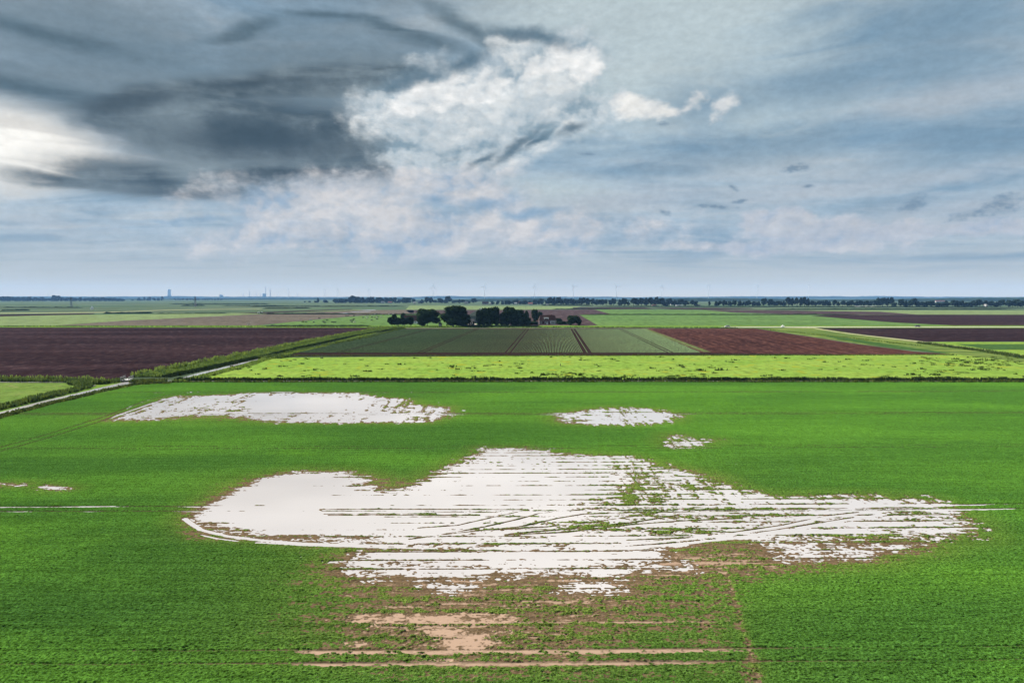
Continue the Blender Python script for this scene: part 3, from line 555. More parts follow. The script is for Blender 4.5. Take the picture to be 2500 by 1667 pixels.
blades('reeds', [g(-160,1040), g(40,990), g(110,973), g(180,957), g(215,948), g(222,942), g(190,935)], -3.4, .5, 9, 1.05, M_reed, 'dark rushes crowding the left bank of the pale ditch', seed=9, wob=.7)
blades('reeds', [g(-160,1060), g(62,999.5), g(125,982), g(200,965), g(262,950.5), g(330,936.5), g(420,935)], -.6, 2.2, 12, .55, M_reedm, 'low grass on the field side of the pale ditch', seed=10, wob=.6)
blades('reeds', [g(322,932.5), g(402,931.5)], -3.2, 2.6, 9, .8, M_reedm, 'reeds choking the ditch beside the plank bridge', seed=31, wob=.5)
blades('reeds', [g(700,869), g(1500,868.5), g(2330,866)], -1.0, 1.6, 4, .55, M_reed, 'ragged grass edge between pasture and bare strip', seed=11, wob=1.2)
blades('reeds', [g(2250,838), g(2400,857), g(2520,876), g(2700,905)], -1.6, 3.4, 5, 1.1, M_reed, 'brownish reeds in the ditch beside the farm track', seed=12, wob=.8)
blades('reeds', [g(1860,803), g(2100,828), g(2250,845)], -3, 3, 1.2, .7, M_reedl, 'yellow flowering weeds in the striped margin', seed=13, wob=2)
blades('reeds', [g(-300,797), g(940,798.5), g(1300,799.5), g(1800,801)], -1.5, 3, 1.3, 1.0, M_reed, 'tall grass along the far road verge', bw=.6, seed=14, wob=1.2)
# tussocks and docks in the pasture
def tussocks(name, n, box, m_, label, s0=.25, s1=.7, seed=0, hollow=()):
    r_ = np.random.default_rng(seed); V = []; Fc = []; b = 0
    k = 0
    while k < n:
        pxx = r_.uniform(box[0], box[2]); pyy = r_.uniform(box[1], box[3]); x, y = g(pxx, pyy)
        if vn(np.array([x/14.]), np.array([y/9.]), 5)[0] < .45: continue
        k += 1; s = r_.uniform(s0, s1)*(1.6 if r_.random() < .12 else 1)
        for j in range(int(10+18*s)):
            a = r_.uniform(0, 6.28); rad = abs(r_.normal(0, s*.9)); cx, cy = x+math.cos(a)*rad*1.8, y+math.sin(a)*rad; w = .12+.1*s; hz = s*r_.uniform(.4, 1.0)
            d = r_.uniform(0, 3.14); ux, uy = math.cos(d)*w, math.sin(d)*w; lx, ly = r_.normal(0, .15, 2)
            V += [(cx-ux, cy-uy, 0), (cx+ux, cy+uy, 0), (cx+ux*.6+lx, cy+uy*.6+ly, hz), (cx-ux*.6+lx, cy-uy*.6+ly, hz)]; Fc.append((b, b+1, b+2, b+3)); b += 4
    return tag(mesh(name, np.array(V), np.array(Fc), m_), label, 'tussocks', kind='stuff')
M_tus = leafmat('tussock_leaves', (.030, .055, .012), (.05, .08, .015), .6, .2)
tussocks('grass_tussocks', 230, (450, 872, 2600, 925), M_tus, 'dark grass tussocks dotted over the bright pasture', .18, .55, 21)
tussocks('grass_tussocks', 90, (1350, 905, 1700, 925), M_tus, 'cluster of dark docks at the near edge of the pasture', .12, .3, 22)
tussocks('grass_tussocks', 120, (2250, 870, 2500, 912), M_reedl, 'yellowish rough tufts at the right end of the pasture', .2, .5, 23)
# ------------------------------------------------------------------ potato rows
def potatoes():
    y0, y1 = dist(861.2), dist(803.2); V = []; Fs = []; b = 0; ny = 110
    ys = np.linspace(y0, y1, ny); t = (ys-y0)/(y1-y0)
    xb0 = g(719, 861)[0]; xt0 = g(985, 803)[0]; xb1 = g(1712, 861)[0]; xt1 = g(1575, 803)[0]
    gaps = [(g(a, 861)[0], g(c, 803)[0]) for a, c in ((826, 1053), (1028, 1172), (1239, 1285), (1434, 1402), (1636, 1520))]
    sl = .0605
    for k in range(-190, 200):
        xb = k*.76
        xs = xb+sl*(ys-y0)
        left = xb0+(xt0-xb0)*t; right = xb1+(xt1-xb1)*t
        ok = (xs > left) & (xs < right)
        for (a, c) in gaps:
            for o_ in (-1.15, 1.15):
                if abs(xb-(a+o_)) < .5: ok[:] = False
        if ok.sum() < 3: continue
        ii = np.where(ok)[0]; i0, i1 = ii[0], ii[-1]
        yy_ = ys[i0:i1+1]; xx_ = xs[i0:i1+1]; n_ = len(yy_)
        hw = .155+.05*fbm(yy_/2.2+k*7, yy_*0+k, 3, 2); hz = .13+.07*fbm(yy_/1.7, yy_*0+k*3, 4, 2)
        jx = .05*fbm(yy_/6, yy_*0+k, 6, 2)
        for (o_, z_) in ((-1, .03), (-.55, 1), (.55, 1), (1, .03)):
            V.append(np.stack([xx_+jx+hw*o_, yy_, hz*z_+.03 if z_ == 1 else hz*0+.04], 1))
        for j in range(3):
            a0 = b+j*n_+np.arange(n_-1); Fs.append(np.stack([a0, a0+n_, a0+n_+1, a0+1], 1))
        b += 4*n_
    return np.concatenate(V), np.concatenate(Fs)
pv, pf = potatoes()
M_pot = ground('potato_foliage', (.054, .086, .040), (.070, .104, .048), (.125, .155, .09), scale=(.012, .02), fine_s=(1.5, .6), bump=.6)
tag(mesh('potato_rows', pv, pf, M_pot), 'long green ridged potato rows running away to the farm', 'potato crop', kind='stuff')
# ------------------------------------------------------------------ trees
def ico(n_=2):
    import bmesh
    bm = bmesh.new(); bmesh.ops.create_icosphere(bm, subdivisions=n_, radius=1)
    v = np.array([q.co[:] for q in bm.verts]); f = np.array([[q.index for q in p.verts] for p in bm.faces]); bm.free(); return v, f
ICO = ico(2)
def crown_data(seed, style='round', nleaf=1500, leaf=.045, lobes=14, base=.08):
    """unit tree, height 1, crown radius about .5; leaf quads over lobes with a solid heart"""
    r_ = np.random.default_rng(seed); cs = []
    for k in range(lobes):
        z = r_.uniform(base+.12, .86); 
        if style == 'round': R = .36*math.sqrt(max(0.05, 1-((z-.5)/.48)**2))
        elif style == 'tall': R = .22*math.sqrt(max(0.05, 1-((z-.55)/.5)**2))
        elif style == 'cone': R = .24*(1-z)
        else: R = .30*math.sqrt(max(0.05, 1-((z-.6)/.42)**2))
        a = r_.uniform(0, 6.28); rad = R*math.sqrt(r_.uniform(.15, 1)); s = r_.uniform(.12, .22)*(1 if style != 'cone' else .6+(.9-z))
        s = min(s, 1-z, z-base+.04)
        cs.append((math.cos(a)*rad, math.sin(a)*rad, z, s))
    cs.append((0, 0, .5, .3 if style == 'round' else .18)); cs.append((0, 0, .8 if style != 'cone' else .9, .17 if style != 'cone' else .07))
    cs = np.array(cs); V = []; Fq = []
    pk = cs[:, 3]**2/ (cs[:, 3]**2).sum(); ci = r_.choice(len(cs), nleaf, p=pk)
    d = r_.normal(size=(nleaf, 3)); d /= np.linalg.norm(d, axis=1)[:, None]
    p = cs[ci, :3]+d*(cs[ci, 3]*r_.uniform(.72, 1.08, nleaf))[:, None]
    p[:, 2] = np.clip(p[:, 2], base, 1.0)
    u = r_.normal(size=(nleaf, 3)); u -= (u*d).sum(1)[:, None]*d*.6; u /= np.linalg.norm(u, axis=1)[:, None]
    w = np.cross(u, d+r_.normal(0, .5, (nleaf, 3))); w /= np.linalg.norm(w, axis=1)[:, None]
    s = leaf*r_.uniform(.6, 1.4, nleaf)[:, None]
    q = np.stack([p-u*s-w*s, p+u*s-w*s*.7, p+u*s*.8+w*s, p-u*s*.7+w*s], 1).reshape(-1, 3)
    tri = []; tv = [q]; b = len(q)
    f1 = np.arange(len(q)).reshape(-1, 4); ft = np.concatenate([f1[:, [0, 1, 2]], f1[:, [0, 2, 3]]]); fs = [ft]
    for c in cs:
        v, f = ICO; k = .80+.12*r_.random(len(v)); vv = c[:3]+v*(c[3]*k)[:, None]; vv[:, 2] = np.maximum(vv[:, 2], base*.9); tv.append(vv); fs.append(f+b); b += len(v)
    return np.concatenate(tv), np.concatenate(fs)
def trunk_mb(hh_=.35, r0=.022, seed=0):
    m_ = MB(); r_ = random.Random(seed); m_.tube([(0, 0, -.01), (.004, 0, hh_*.5), (0, .004, hh_), (.01, 0, hh_*1.6)], [r0*1.25, r0, r0*.8, r0*.3], 7)
    for k in range(4):
        a = r_.uniform(0, 6.28); m_.tube([(0, 0, hh_*.8), (math.cos(a)*.09, math.sin(a)*.09, hh_*1.3), (math.cos(a)*.18, math.sin(a)*.18, hh_*1.9)], [r0*.5, r0*.35, r0*.15], 5)
    return m_
protos = {}
def proto(key, style, seed, nleaf, leaf, base, lobes, m_, th=.3, tr=.02):
    v, f = crown_data(seed, style, nleaf, leaf, lobes, base); cr = mesh('crown', v, f, m_); tk = trunk_mb(th, tr, seed).build('trunk', M_bark, None, True)
    protos[key] = (cr.data, tk.data); bpy.data.objects.remove(cr); bpy.data.objects.remove(tk)
def tree(key, px_, base_py, hpx, wpx, label, name='tree', group=None, rz=None, z=0, dpy=None, cat='tree', depth=None):
    x, y = g(px_, base_py); k = math.hypot(y, H)/F*1.0
    hgt = hpx*y/F*1.0; wid = wpx*y/F
    cr, tk = protos[key]; root = empty(name, (x, y, z), 0); wid *= 1.12 if base_py < 760 else 1.0; tag(root, label, cat, group)
    rz = random.uniform(0, 6.28) if rz is None else rz
    for nm, me in (('crown', cr), ('trunk', tk)):
        o = bpy.data.objects.new(nm, me); C.objects.link(o); o.parent = root; o.rotation_euler = (0, 0, rz)
        s = wid/.92; o.scale = (s, s, hgt) if nm == 'crown' else (hgt, hgt, hgt)
    return root
for k in range(4): proto('farm%d' % k, 'round', 100+k, 5200, .026, .03, 34, M_tree, .2, .02)
for k in range(3): proto('open%d' % k, 'tall', 120+k, 3600, .026, .05, 26, M_tree, .25, .02)
for k in range(2): proto('pale%d' % k, 'tall', 130+k, 2600, .032, .05, 20, M_tree2, .25, .02)
for k in range(2): proto('lime%d' % k, 'top', 140+k, 3000, .035, .2, 20, M_tree, .25, .03)
for k in range(6): proto('ave%d' % k, 'top' if k % 2 else 'round', 200+k, 420, .055, .2 if k % 2 else .12, 12, M_far, .28, .03)
for k in range(3): proto('dense%d' % k, 'round', 220+k, 420, .06, .0, 12, M_far, .2, .03)
proto('cone', 'cone', 230, 500, .05, .04, 14, M_far, .2, .03)
# farm trees: position, base line, height, width in picture units
tree('lime0', 957, 797, 24, 26, 'low dark tree at the left end of the farm row')
tree('lime1', 972, 797, 22, 24, 'second low dark tree from the left end of the farm row')
tree('lime0', 988, 797, 22, 24, 'third low dark tree in the farm row, before the red roof')
tree('lime1', 1003, 797, 24, 22, 'low dark tree directly left of the white window front')
tree('open0', 963, 794, 27, 20, 'darker taller crown rising behind the low left trees')
tree('pale0', 985, 788, 25, 18, 'paler tree peeping over the barn roof')
tree('farm0', 1043, 796, 42, 60, 'broad dark dome shaped tree left of the tallest one')
tree('farm1', 1114, 797, 50, 72, 'largest dark dome shaped tree at the farm')
tree('open1', 1171, 797, 40, 22, 'narrow dark tree right of the pinkish yard')
tree('farm2', 1187, 797, 46, 34, 'dark ragged tree in front of the pale barn')
tree('open2', 1210, 796, 48, 32, 'tall dark tree with a notched top behind the hedge')
tree('pale1', 1199, 794, 44, 26, 'slightly greener tree inside the middle farm clump')
tree('farm3', 1247, 796, 48, 44, 'big dark rounded tree at the right of the middle clump')
tree('farm0', 1268, 796, 40, 36, 'dark sloping tree above the garden hedge')
tree('open0', 1228, 796, 34, 28, 'shorter dark tree filling the gap in the middle clump')
tree('farm2', 1283, 796, 22, 34, 'low dark shrub clump left of the white tank', 'shrub', cat='shrub')
tree('pale0', 1286, 787, 30, 14, 'slim grey-green tree behind the garden')
tree('open1', 1306, 786, 31, 22, 'dark green tree standing close behind the farmhouse')
tree('pale1', 1318, 784, 24, 18, 'small tree behind the left end of the red roof')
tree('farm1', 1364, 789, 12, 20, 'rounded bush right of the farmhouse', 'shrub', cat='shrub')
tree('farm3', 1372, 792, 8, 28, 'low hedge like bush beside the farmhouse lawn', 'shrub', cat='shrub')
tree('farm0', 1399, 794, 24, 34, 'dark garden tree to the right of the lawn')
tree('pale0', 1414, 794, 16, 16, 'small pale round bush in front of the garden tree', 'shrub', cat='shrub')
tree('farm2', 1302, 793, 9, 30, 'low hedge left of the white garden tank', 'shrub', cat='shrub')
# avenue and village trees: (x, width, top) with a shared base line for each run
AV = [(741,[(996,17,726),(1010,9,729),(1030,9,730),(1042,12,725),(1051.6,10,725),(1063,10,732),(1075,14,727),(1094,16,722.5),(1087,10,730),(1110,14,733),(1122,8,730),(1130,10,731),(1143,9,734),(1157,14,728)]),
      (743,[(1202,8,735),(1215,9,734),(1227,8,734),(1240.7,17,732),(1256,16,732),(1271,9,735),(1282.7,14,732.6),(1293,10,734),(1306,15,731.6),(1320,14,729)]),
      (745.5,[(1335,9,732),(1343,15,725),(1353,12,725),(1362.5,13,725),(1371,10,729),(1379.5,10,728),(1386,9,728.5),(1394,8,728.5),(1400.5,9,729),(1408,8,733),(1418,12,726),(1426,11,726),(1435,11,727),(1447.5,12,728.5),(1457,11,730),(1466,9,731),(1471.5,10,729.5),(1480,8,730),(1490,9,732),(1498,12,728.5)]),
      (747,[(1513,11,730),(1524.5,13,728),(1534,7,735),(1547,13,727),(1555,10,727.5),(1566,12,727),(1577.5,11,726),(1589,13,726),(1602,18,724),(1616,13,727),(1622,20,736),(1634,15,728),(1648,16,731),(1660.5,16,730),(1673,16,733),(1689,11,732),(1699,9,734)]),
      (748,[(1732,6,735),(1748,9,734),(1756,8,734),(1767,10,732),(1773.5,9,735),(1781.5,10,734),(1793,11,732),(1806.5,12,733),(1815,8,736),(1822,10,734),(1830,11,732.6),(1840,10,735),(1847,8,737),(1853,10,735),(1865,13,728),(1880,14,729),(1889,8,735),(1897,13,734),(1906,7,735),(1913,10,733),(1925,12,725.5),(1934,11,726.5),(1946,10,726),(1955,9,725.5),(1964,11,725),(1973,10,727),(1983,9,734),(1991,8,736),(1999.5,10,734),(2010,9,733.5),(2017,9,732.5),(2025,10,734),(2037,10,731.7),(2047,7,736),(2057,14,733),(2070,9,735),(2078.6,11,733),(2092.6,13,733.6),(2101.5,10,733.6),(2110,9,735),(2117,10,734),(2126,10,734),(2135,10,733),(2143.6,15,726),(2155,12,726.5),(2166.6,13,726),(2177,9,724.7)]),
      (750.5,[(2184,10,738),(2200,14,730),(2212.6,10,732),(2227.6,17,728),(2241,12,734),(2252,12,736),(2261.6,13,735),(2275,14,734),(2289,12,737),(2300,10,738),(2310.6,12,733),(2325.6,14,732.4),(2336.5,13,733),(2347,14,734),(2358,10,737),(2365,12,737),(2374.6,17,733),(2392,20,731),(2407,12,733),(2421,15,734),(2433,10,736),(2442.6,15,731.7),(2463,14,731),(2472.5,10,734),(2485,18,730),(2496,12,734)]),
      (739.5,[(821,14,729),(830,14,728.8),(841,13,729.5),(852.7,10,725),(865.5,17,722),(876,13,724),(885.6,12,725),(897,12,726),(908,14,724.5),(920.7,13,725.6),(931,12,725.6),(943,11,726),(952.6,11,726),(963,12,726),(974,9,730),(986,12,726)])]
LM = [(0, 'the left frame edge'), (121, 'the tiny far chimney'), (174, 'the left pylon'), (300, 'the gap in the belt'), (345, 'the broken clump'), (415, 'the cooling tower'), (477, 'the right pylon'), (560, 'the faint industry'), (852, 'the clipped belt top'), (889, 'the orange-red roof'), (952, 'the pinkish roof'), (1018, 'the white gabled house'), (1058, 'the leftmost big turbine'), (1107, 'the wide village shrub'), (1138, 'the grey village house'), (1185, 'the dark roofed village house'), (1259, 'the pale tucked house'), (1304, 'the third turbine'), (1340, 'the farmhouse roof'), (1400, 'the fourth turbine'), (1450, 'the avenue gap'), (1504, 'the fifth turbine'), (1560, 'the long gap of trunks'), (1602, 'the tallest avenue crown'), (1660, 'the white lorry'), (1703, 'the low dark farm shed'), (1729, 'the seventh turbine'),
      (1776, 'the white car'), (1847, 'the eighth turbine'), (1911, 'the roadside marker'), (1972, 'the last turbine'), (2040, 'the greenhouse left end'), (2113, 'the greenhouse middle'), (2160, 'the tall poplar group'), (2240, 'the dark car'), (2295, 'the red roofed hall'), (2350, 'the thick row middle'), (2408, 'the slim white house'), (2460, 'the bare trunk gap'), (2500, 'the right frame edge')]
used = {}
def tree_label(kind, x, w, h_):
    px0, nm = min(LM, key=lambda q: abs(q[0]-x)); d = x-px0
    side = 'in line with' if abs(d) < 4 else (('just ' if abs(d) < 14 else 'well ')+('right of' if d > 0 else 'left of'))
    size = 'towering' if h_ > 20 else 'tall' if h_ > 17 else 'middling' if h_ > 13 else 'short' if h_ > 8 else 'low'
    wid = 'broad' if w > 14.5 else 'narrow' if w < 9.5 else 'rounded'
    return '%s %s %s %s %s' % (size, wid, kind, side, nm)
def cow_label(c, x, y):
    a = 'far left' if x < 775 else 'left' if x < 830 else 'middle' if x < 870 else 'right' if x < 912 else 'far right'
    b = 'back' if y < 773 else 'middle' if y < 782 else 'front'
    return '%s cow in the %s part of the pasture, towards the %s' % ('black' if c == 'b' else 'white', a, b)
i = 0
desc = {741: 'leafy tree in the hazy village belt behind the farm', 743: 'small rounded tree at the edge of the distant village', 745.5: 'dark avenue tree on the far road beyond the farmhouse', 747: 'dark tree near the white lorry on the far road',
        748: 'avenue tree in the long gapped row at right distance', 750.5: 'dark tree in the dense far right row', 739.5: 'bluish tree in the clipped looking belt left of the village'}
for base, lst in AV:
    for (x, w, top) in lst:
        key = ('dense%d' % (i % 3)) if base in (739.5, 743) or top > 735 and w > 15 else 'ave%d' % (i % 6)
        tree(key, x, base, base-top, w*1.12, tree_label({741: 'village tree', 743: 'village tree', 739.5: 'hazy belt tree', 750.5: 'dark row tree'}.get(base, 'avenue tree'), x, w, base-top), name='tree', group='trees: ' + desc[base], cat='tree'); i += 1
tree('cone', 776, 739, 13, 9, 'single dark pointed conifer left of the village belt', 'conifer')
for x, w, t_, b_ in ((744, 5, 735, 738), (756, 8, 734.5, 738), (770, 7, 734, 738.5), (795, 12, 732, 739)):
    tree('dense1', x, b_, b_-t_, w, {744: 'tiny bush farthest left of the pointed conifer', 756: 'low bush left of the pointed conifer', 770: 'narrow bush touching the pointed conifer', 795: 'wide round bush right of the pointed conifer'}[x], 'shrub', None, cat='shrub')
lb = 'blue hazed tree in the belt at the far left horizon'
for k, (x, w, t_) in enumerate([(3,14,723.6),(14,14,723.4),(24,13,723.5),(34,13,725),(43,12,725),(53,12,726),(62,12,725.5),(70,12,724),(85,11,725.5),(94,10,727),(104,10,725),(113,12,728),(123,12,728),(134,15,720.8),(143,14,721.5),(152,10,726),(163,12,726),(173,13,725.5),(186,12,727),(196,9,725.5),(206,10,727),(216,12,727),(226,12,726),(237,12,725.8),(248,12,725.8),(259,12,727),(270,12,726.5),(281,13,727),(291,11,728),(299,8,729)]):
    tree('dense%d' % (k % 3), x, 735, 735-t_, w*1.1, tree_label('blue belt tree', x, w, 735-t_), 'tree', 'belt of trees at far left', cat='tree')
for k, (x, w, t_) in enumerate([(323,5,731),(338,7,727),(345,8,730),(353,4,725),(362,8,726.5),(366,5,724.5),(376,9,727),(386,9,727.5),(396,5,723)]):
    tree('dense%d' % (k % 3), x, 733.5, 733.5-t_, w*1.1, tree_label('pale blue tree', x, w, 733.5-t_), 'tree', 'broken clump of far trees', cat='tree')
for k in range(16):
    tree('dense%d' % (k % 3), 426+k*7.6+random.uniform(-2, 2), 732.5, 3.6+random.uniform(-.5, 1), 7, tree_label('tree of the thin blue row', 426+k*7.6, 7, 3), 'tree', 'thin row of tiny far trees', cat='tree')
# far woods as masses
def wood(name, x0, x1, base, prof, depth, m_, label, seed, step=6.0):
    """a belt of woodland: a bumpy canopy between two depths"""
    y = dist(base); xs = np.linspace((x0-1250)/F*y, (x1-1250)/F*y, int((x1-x0)/1.6)); nd = 9
    pxs = 1250+xs/y*F; top = np.interp(pxs, [p[0] for p in prof], [p[1] for p in prof]); hh_ = (base-top)/F*y
    V = []
    for j in range(nd):
        t = j/(nd-1); e = (min(1, t/.14))**.5 if t < .5 else (min(1, (1-t)/.14))**.5
        n_ = fbm(xs/(y*.004), xs*0+j*1.7+seed, seed, 4, .65)
        n2_ = fbm(xs/(y*.02), xs*0+j*.3+seed, seed+5, 2)
        zc = hh_*(.86+.22*n_+.12*n2_)*e*(1 if j < 4 else 1.0)
        V.append(np.stack([xs, np.full_like(xs, y+t*depth), np.maximum(zc, -.5 if j in (0, nd-1) else 0)-(.5 if j in (0, nd-1) else 0)], 1))
    V = np.concatenate(V); n_ = len(xs); ii = np.arange(nd*n_).reshape(nd, n_)
    f = np.stack([ii[:-1, :-1], ii[:-1, 1:], ii[1:, 1:], ii[1:, :-1]], -1).reshape(-1, 4)
    return tag(mesh(name, V, f, m_), label, 'wood', kind='stuff')
M_wood = leafmat('far_wood_canopy', (.014, .028, .016), (.03, .045, .024), .01, .05)
wood('woodland', -900, 3600, 729.6, [(-900,723),(0,723.5),(300,723.5),(420,722.5),(480,724),(600,723.5),(760,724.5),(1000,724.5),(1040,722.5),(1090,721.8),(1130,722.5),(1180,723.5),(1380,723.6),(1500,724),(1560,725.5),(1620,724),(1700,724.6),(1850,722.6),(1900,723.6),(2080,722),(2100,725),(2150,722),(2300,724),(2600,725)], 900, M_wood, 'pale blue wooded ridge along the horizon', 3)
wood('woodland', 1000, 3400, 736, [(1000,733),(1280,727.5),(1340,728),(1500,731),(1640,728),(1780,727),(1900,729),(2060,731),(2250,729),(2400,727),(2500,726),(3400,728)], 300, M_wood, 'mid blue woodland behind the avenue of trees', 8)
wood('woodland', -500, 1000, 732, [(-500,728),(330,729),(480,728.5),(620,728),(700,728),(800,727.5),(1000,728)], 300, M_wood, 'low blue woods on the left horizon', 12)
# low hedges and ditch lines (dark streaks) on the plain
def hedge(name, x0, x1, py0, py1, hgt, label, seed, dep=5, m_=None):
    (xa, ya), (xb, yb) = g(x0, py0), g(x1, py1); n_ = max(12, int(abs(x1-x0)/2.5)); V = []
    for j, (o_, z_) in enumerate(((0, 0), (.15*dep, .8), (.5*dep, 1), (.85*dep, .8), (dep, 0))):
        t = np.linspace(0, 1, n_); e = np.minimum(1, np.minimum(t, 1-t)*12+.15)
        V.append(np.stack([xa+(xb-xa)*t, ya+(yb-ya)*t+o_, hgt*z_*e*(.75+.5*fbm(t*n_/3, t*0+j, seed, 3))], 1))
    ii = np.arange(5*n_).reshape(5, n_); f = np.stack([ii[:-1, :-1], ii[:-1, 1:], ii[1:, 1:], ii[1:, :-1]], -1).reshape(-1, 4)
    return tag(mesh(name, np.concatenate(V), f, m_ or M_hedge), label, 'hedge')
hedge('hedge', 640, 905, 796.8, 796.3, 1.3, 'low dark hedge line below the cow pasture', 1)
hedge('hedge', 1400, 2100, 768.8, 768.8, 1.6, 'long thin hedge behind the big green field', 2)
hedge('hedge', 860, 1110, 768.3, 768.6, 1.8, 'thin hedge line behind the grazing cows', 3)
hedge('hedge', 640, 875, 767.2, 767.6, 2.2, 'dark ditch hedge above the stubble wedge', 4)
hedge('hedge', 250, 372, 765.6, 765.4, 3.0, 'dark rushy hedge between the pale fields far left', 5)
hedge('hedge', 372, 560, 766.2, 765.8, 1.5, 'thin dark line continuing the rushy hedge', 6)
hedge('hedge', 410, 660, 742.8, 742.6, 4, 'dark bluish hedge streak across the left marsh', 7)
hedge('hedge', 0, 70, 759, 758, 3, 'short dark bush line at the left edge marsh', 8)
hedge('hedge', 0, 200, 751.5, 751.8, 3, 'thin dark dyke line at far left', 9)
hedge('hedge', 440, 500, 747, 746.5, 4, 'short dark thicket by the right hand pylon', 10)
hedge('hedge', 600, 990, 749, 748.2, 3, 'thin dark line across the plain below the village', 11)
hedge('hedge', 1870, 2480, 755.6, 755.8, 2.5, 'thin dark hedge below the right hand avenue', 12)
hedge('hedge', 1450, 2520, 748.7, 751.8, 3.5, 'dark undergrowth strip beneath the far avenue', 13, 8)
hedge('hedge', 1320, 1450, 746.3, 746.8, 4.5, 'dark undergrowth strip beneath the avenue left end', 14, 8)
hedge('hedge', 640, 760, 753.5, 753, 3, 'dark rush patches on the marsh near the tractor', 15)
hedge('hedge', 1120, 1320, 797.2, 797.2, 1.6, 'low rough hedge in front of the farm trees', 16)
hedge('hedge', 540, 700, 746.8, 747.4, 2.6, 'scattered dark rush streak in the middle marsh', 17)
hedge('hedge', 1350, 1490, 754.8, 755.3, 2.0, 'dark edge line above the mauve field', 18)
# ------------------------------------------------------------------ buildings
M_brick = simple('red_brown_brick', (.085, .040, .038)); M_roofr = simple('dark_red_roof_tiles', (.070, .026, .016), vary=.4, scale=1.2); M_white = simple('white_paint', (.78, .78, .77), .5, .06)
M_glass = simple('dark_window_glass', (.02, .022, .028), .15, .1, spec=.6); M_grey = simple('grey_cladding', (.10, .11, .12)); M_palr = simple('pale_sheet_roof', (.26, .26, .25), .5, .1)
M_dark = simple('dark_timber', (.018, .018, .02)); M_red = simple('orange_red_tiles', (.25, .07, .04)); M_steel = simple('galvanised_steel', (.10, .11, .12), .5); M_conc = simple('pale_concrete', (.24, .24, .23))
def P_(pxv, pyb, pyv): # height above ground of picture line pyv for a thing standing on base pyb
    return (pyb-pyv)/F*dist(pyb)
def house():
    b = 791.5; D_ = dist(b); k = D_/F; x0, x1 = (1316.3-1250)*k, (1357.8-1250)*k; cx = (x0+x1)/2; w = (x1-x0)/2
    t = empty('farmhouse', (cx, D_, 0)); tag(t, 'brick farmhouse with dark red hipped roof and white dormer', 'house')
    ev, rd = 9.6*k, 22*k; dep = 9.0
    MB().box(-w, w, 0, dep, 0, ev).build('wall', M_brick, t)
    o = .35; m_ = MB(); V = [(-w-o, -o, ev-.1), (w+o, -o, ev-.1), (w+o, dep+o, ev-.1), (-w-o, dep+o, ev-.1), (-w+.9, dep*.5, rd), (w-.9, dep*.5, rd)]
    m_.v = V; m_.f = [(0, 1, 5, 4), (1, 2, 5), (2, 3, 4, 5), (3, 0, 4), (3, 2, 1, 0)]
    rf = m_.build('roof', M_roofr, t)
    MB().box(w*.45, w*.45+.8, dep*.45, dep*.6, rd-.8, rd+.7).build('chimney', M_brick, rf)
    MB().box(-w, w, -.12, -.0, ev-.32, ev-.1).build('gutter', M_white, t)
    for sx in (-w, w-.28): MB().box(sx, sx+.28, -.1, -.01, 0, ev-.3).build('corner_board', M_white, t)
    dx0, dx1 = (1328.5-1337)*k, (1339.4-1337)*k; dm = MB(); dm.box(dx0, dx1, .7, 3.2, ev+.2, ev+2.35); d_ = dm.build('dormer', M_white, t)
    MB().box(dx0-.25, dx1+.25, .5, 3.3, ev+2.35, ev+2.6).build('dormer_roof', M_white, d_)
    for q in range(3): a = dx0+.5+q*(dx1-dx0-1)/3; MB().box(a+.06, a+(dx1-dx0-1)/3-.06, .62, .71, ev+.75, ev+1.65).build('pane', M_glass, d_)
    def win(a, b2, z0, z1, n=2, depth=.12):
        f = MB().box(a, b2, -depth, -.0, z0, z1).build('window', M_white, t); s = (b2-a)/n
        for q in range(n): MB().box(a+q*s+.14, a+(q+1)*s-.14, -depth-.03, -depth+.01, z0+.25, z1-.25).build('pane', M_glass, f)
    win((1319.6-1337)*k, (1323.2-1337)*k, .7, 2.3, 1)
    win((1330-1337)*k, (1332.5-1337)*k, .9, 2.3, 1)
    dr_ = MB().box((1334-1337)*k, (1338-1337)*k, -.14, 0, 0, 2.3).build('door', M_white, t)
    MB().box((1334.6-1337)*k, (1337-1337)*k, -.17, -.13, 1.2, 2.0).build('pane', M_glass, dr_)
    bw = MB().box((1343.3-1337)*k, (1355.5-1337)*k, -1.1, 0, 0.3, 2.9).build('bay_window', M_white, t)
    for q in range(4):
        a = (1345-1337)*k+q*(9.2*k)/4; MB().box(a+.08, a+9.2*k/4-.08, -1.14, -1.09, 1.0, 2.3).build('pane', M_glass, bw)
    return t
house()
def gable(name, pxc, pyb, wpx, wallpx, roofpx, dep, mw, mr, label, cat='house', along=True, windows=0, rz=0.0):
    D_ = dist(pyb); k = D_/F; w = wpx*k/2; t = empty(name, ((pxc-1250)*k, D_, 0), rz); tag(t, label, cat)
    hw, hr = wallpx*k, (wallpx+roofpx)*k; MB().box(-w, w, 0, dep, 0, hw).build('wall', M_conc if mw is M_white and D_ > 1000 else mw, t)
    if along: pr = [(-.4, hw-.05), (dep/2, hr), (dep+.4, hw-.05)]; MB().prism(pr, -w-.3, w+.3, 'x').build('roof', mr, t)
    else: pr = [(-w-.3, hw-.05), (0, hr), (w+.3, hw-.05)]; MB().prism(pr, -.3, dep+.3, 'y').build('roof', mr, t)
    for q in range(windows):
        a = -w+(q+.5)*2*w/windows; f = MB().box(a-w*.22/windows*2, a+w*.22/windows*2, -.08, 0, hw*.3, hw*.8).build('window', M_white, t)
        MB().box(a-w*.16/windows*2, a+w*.16/windows*2, -.12, -.07, hw*.38, hw*.72).build('pane', M_glass, f)
    return t
gable('barn', 1001, 790, 32, 6.5, 14, 10, M_white, M_roofr, 'barn with red-brown roof half hidden by the low left trees', 'barn', windows=5)
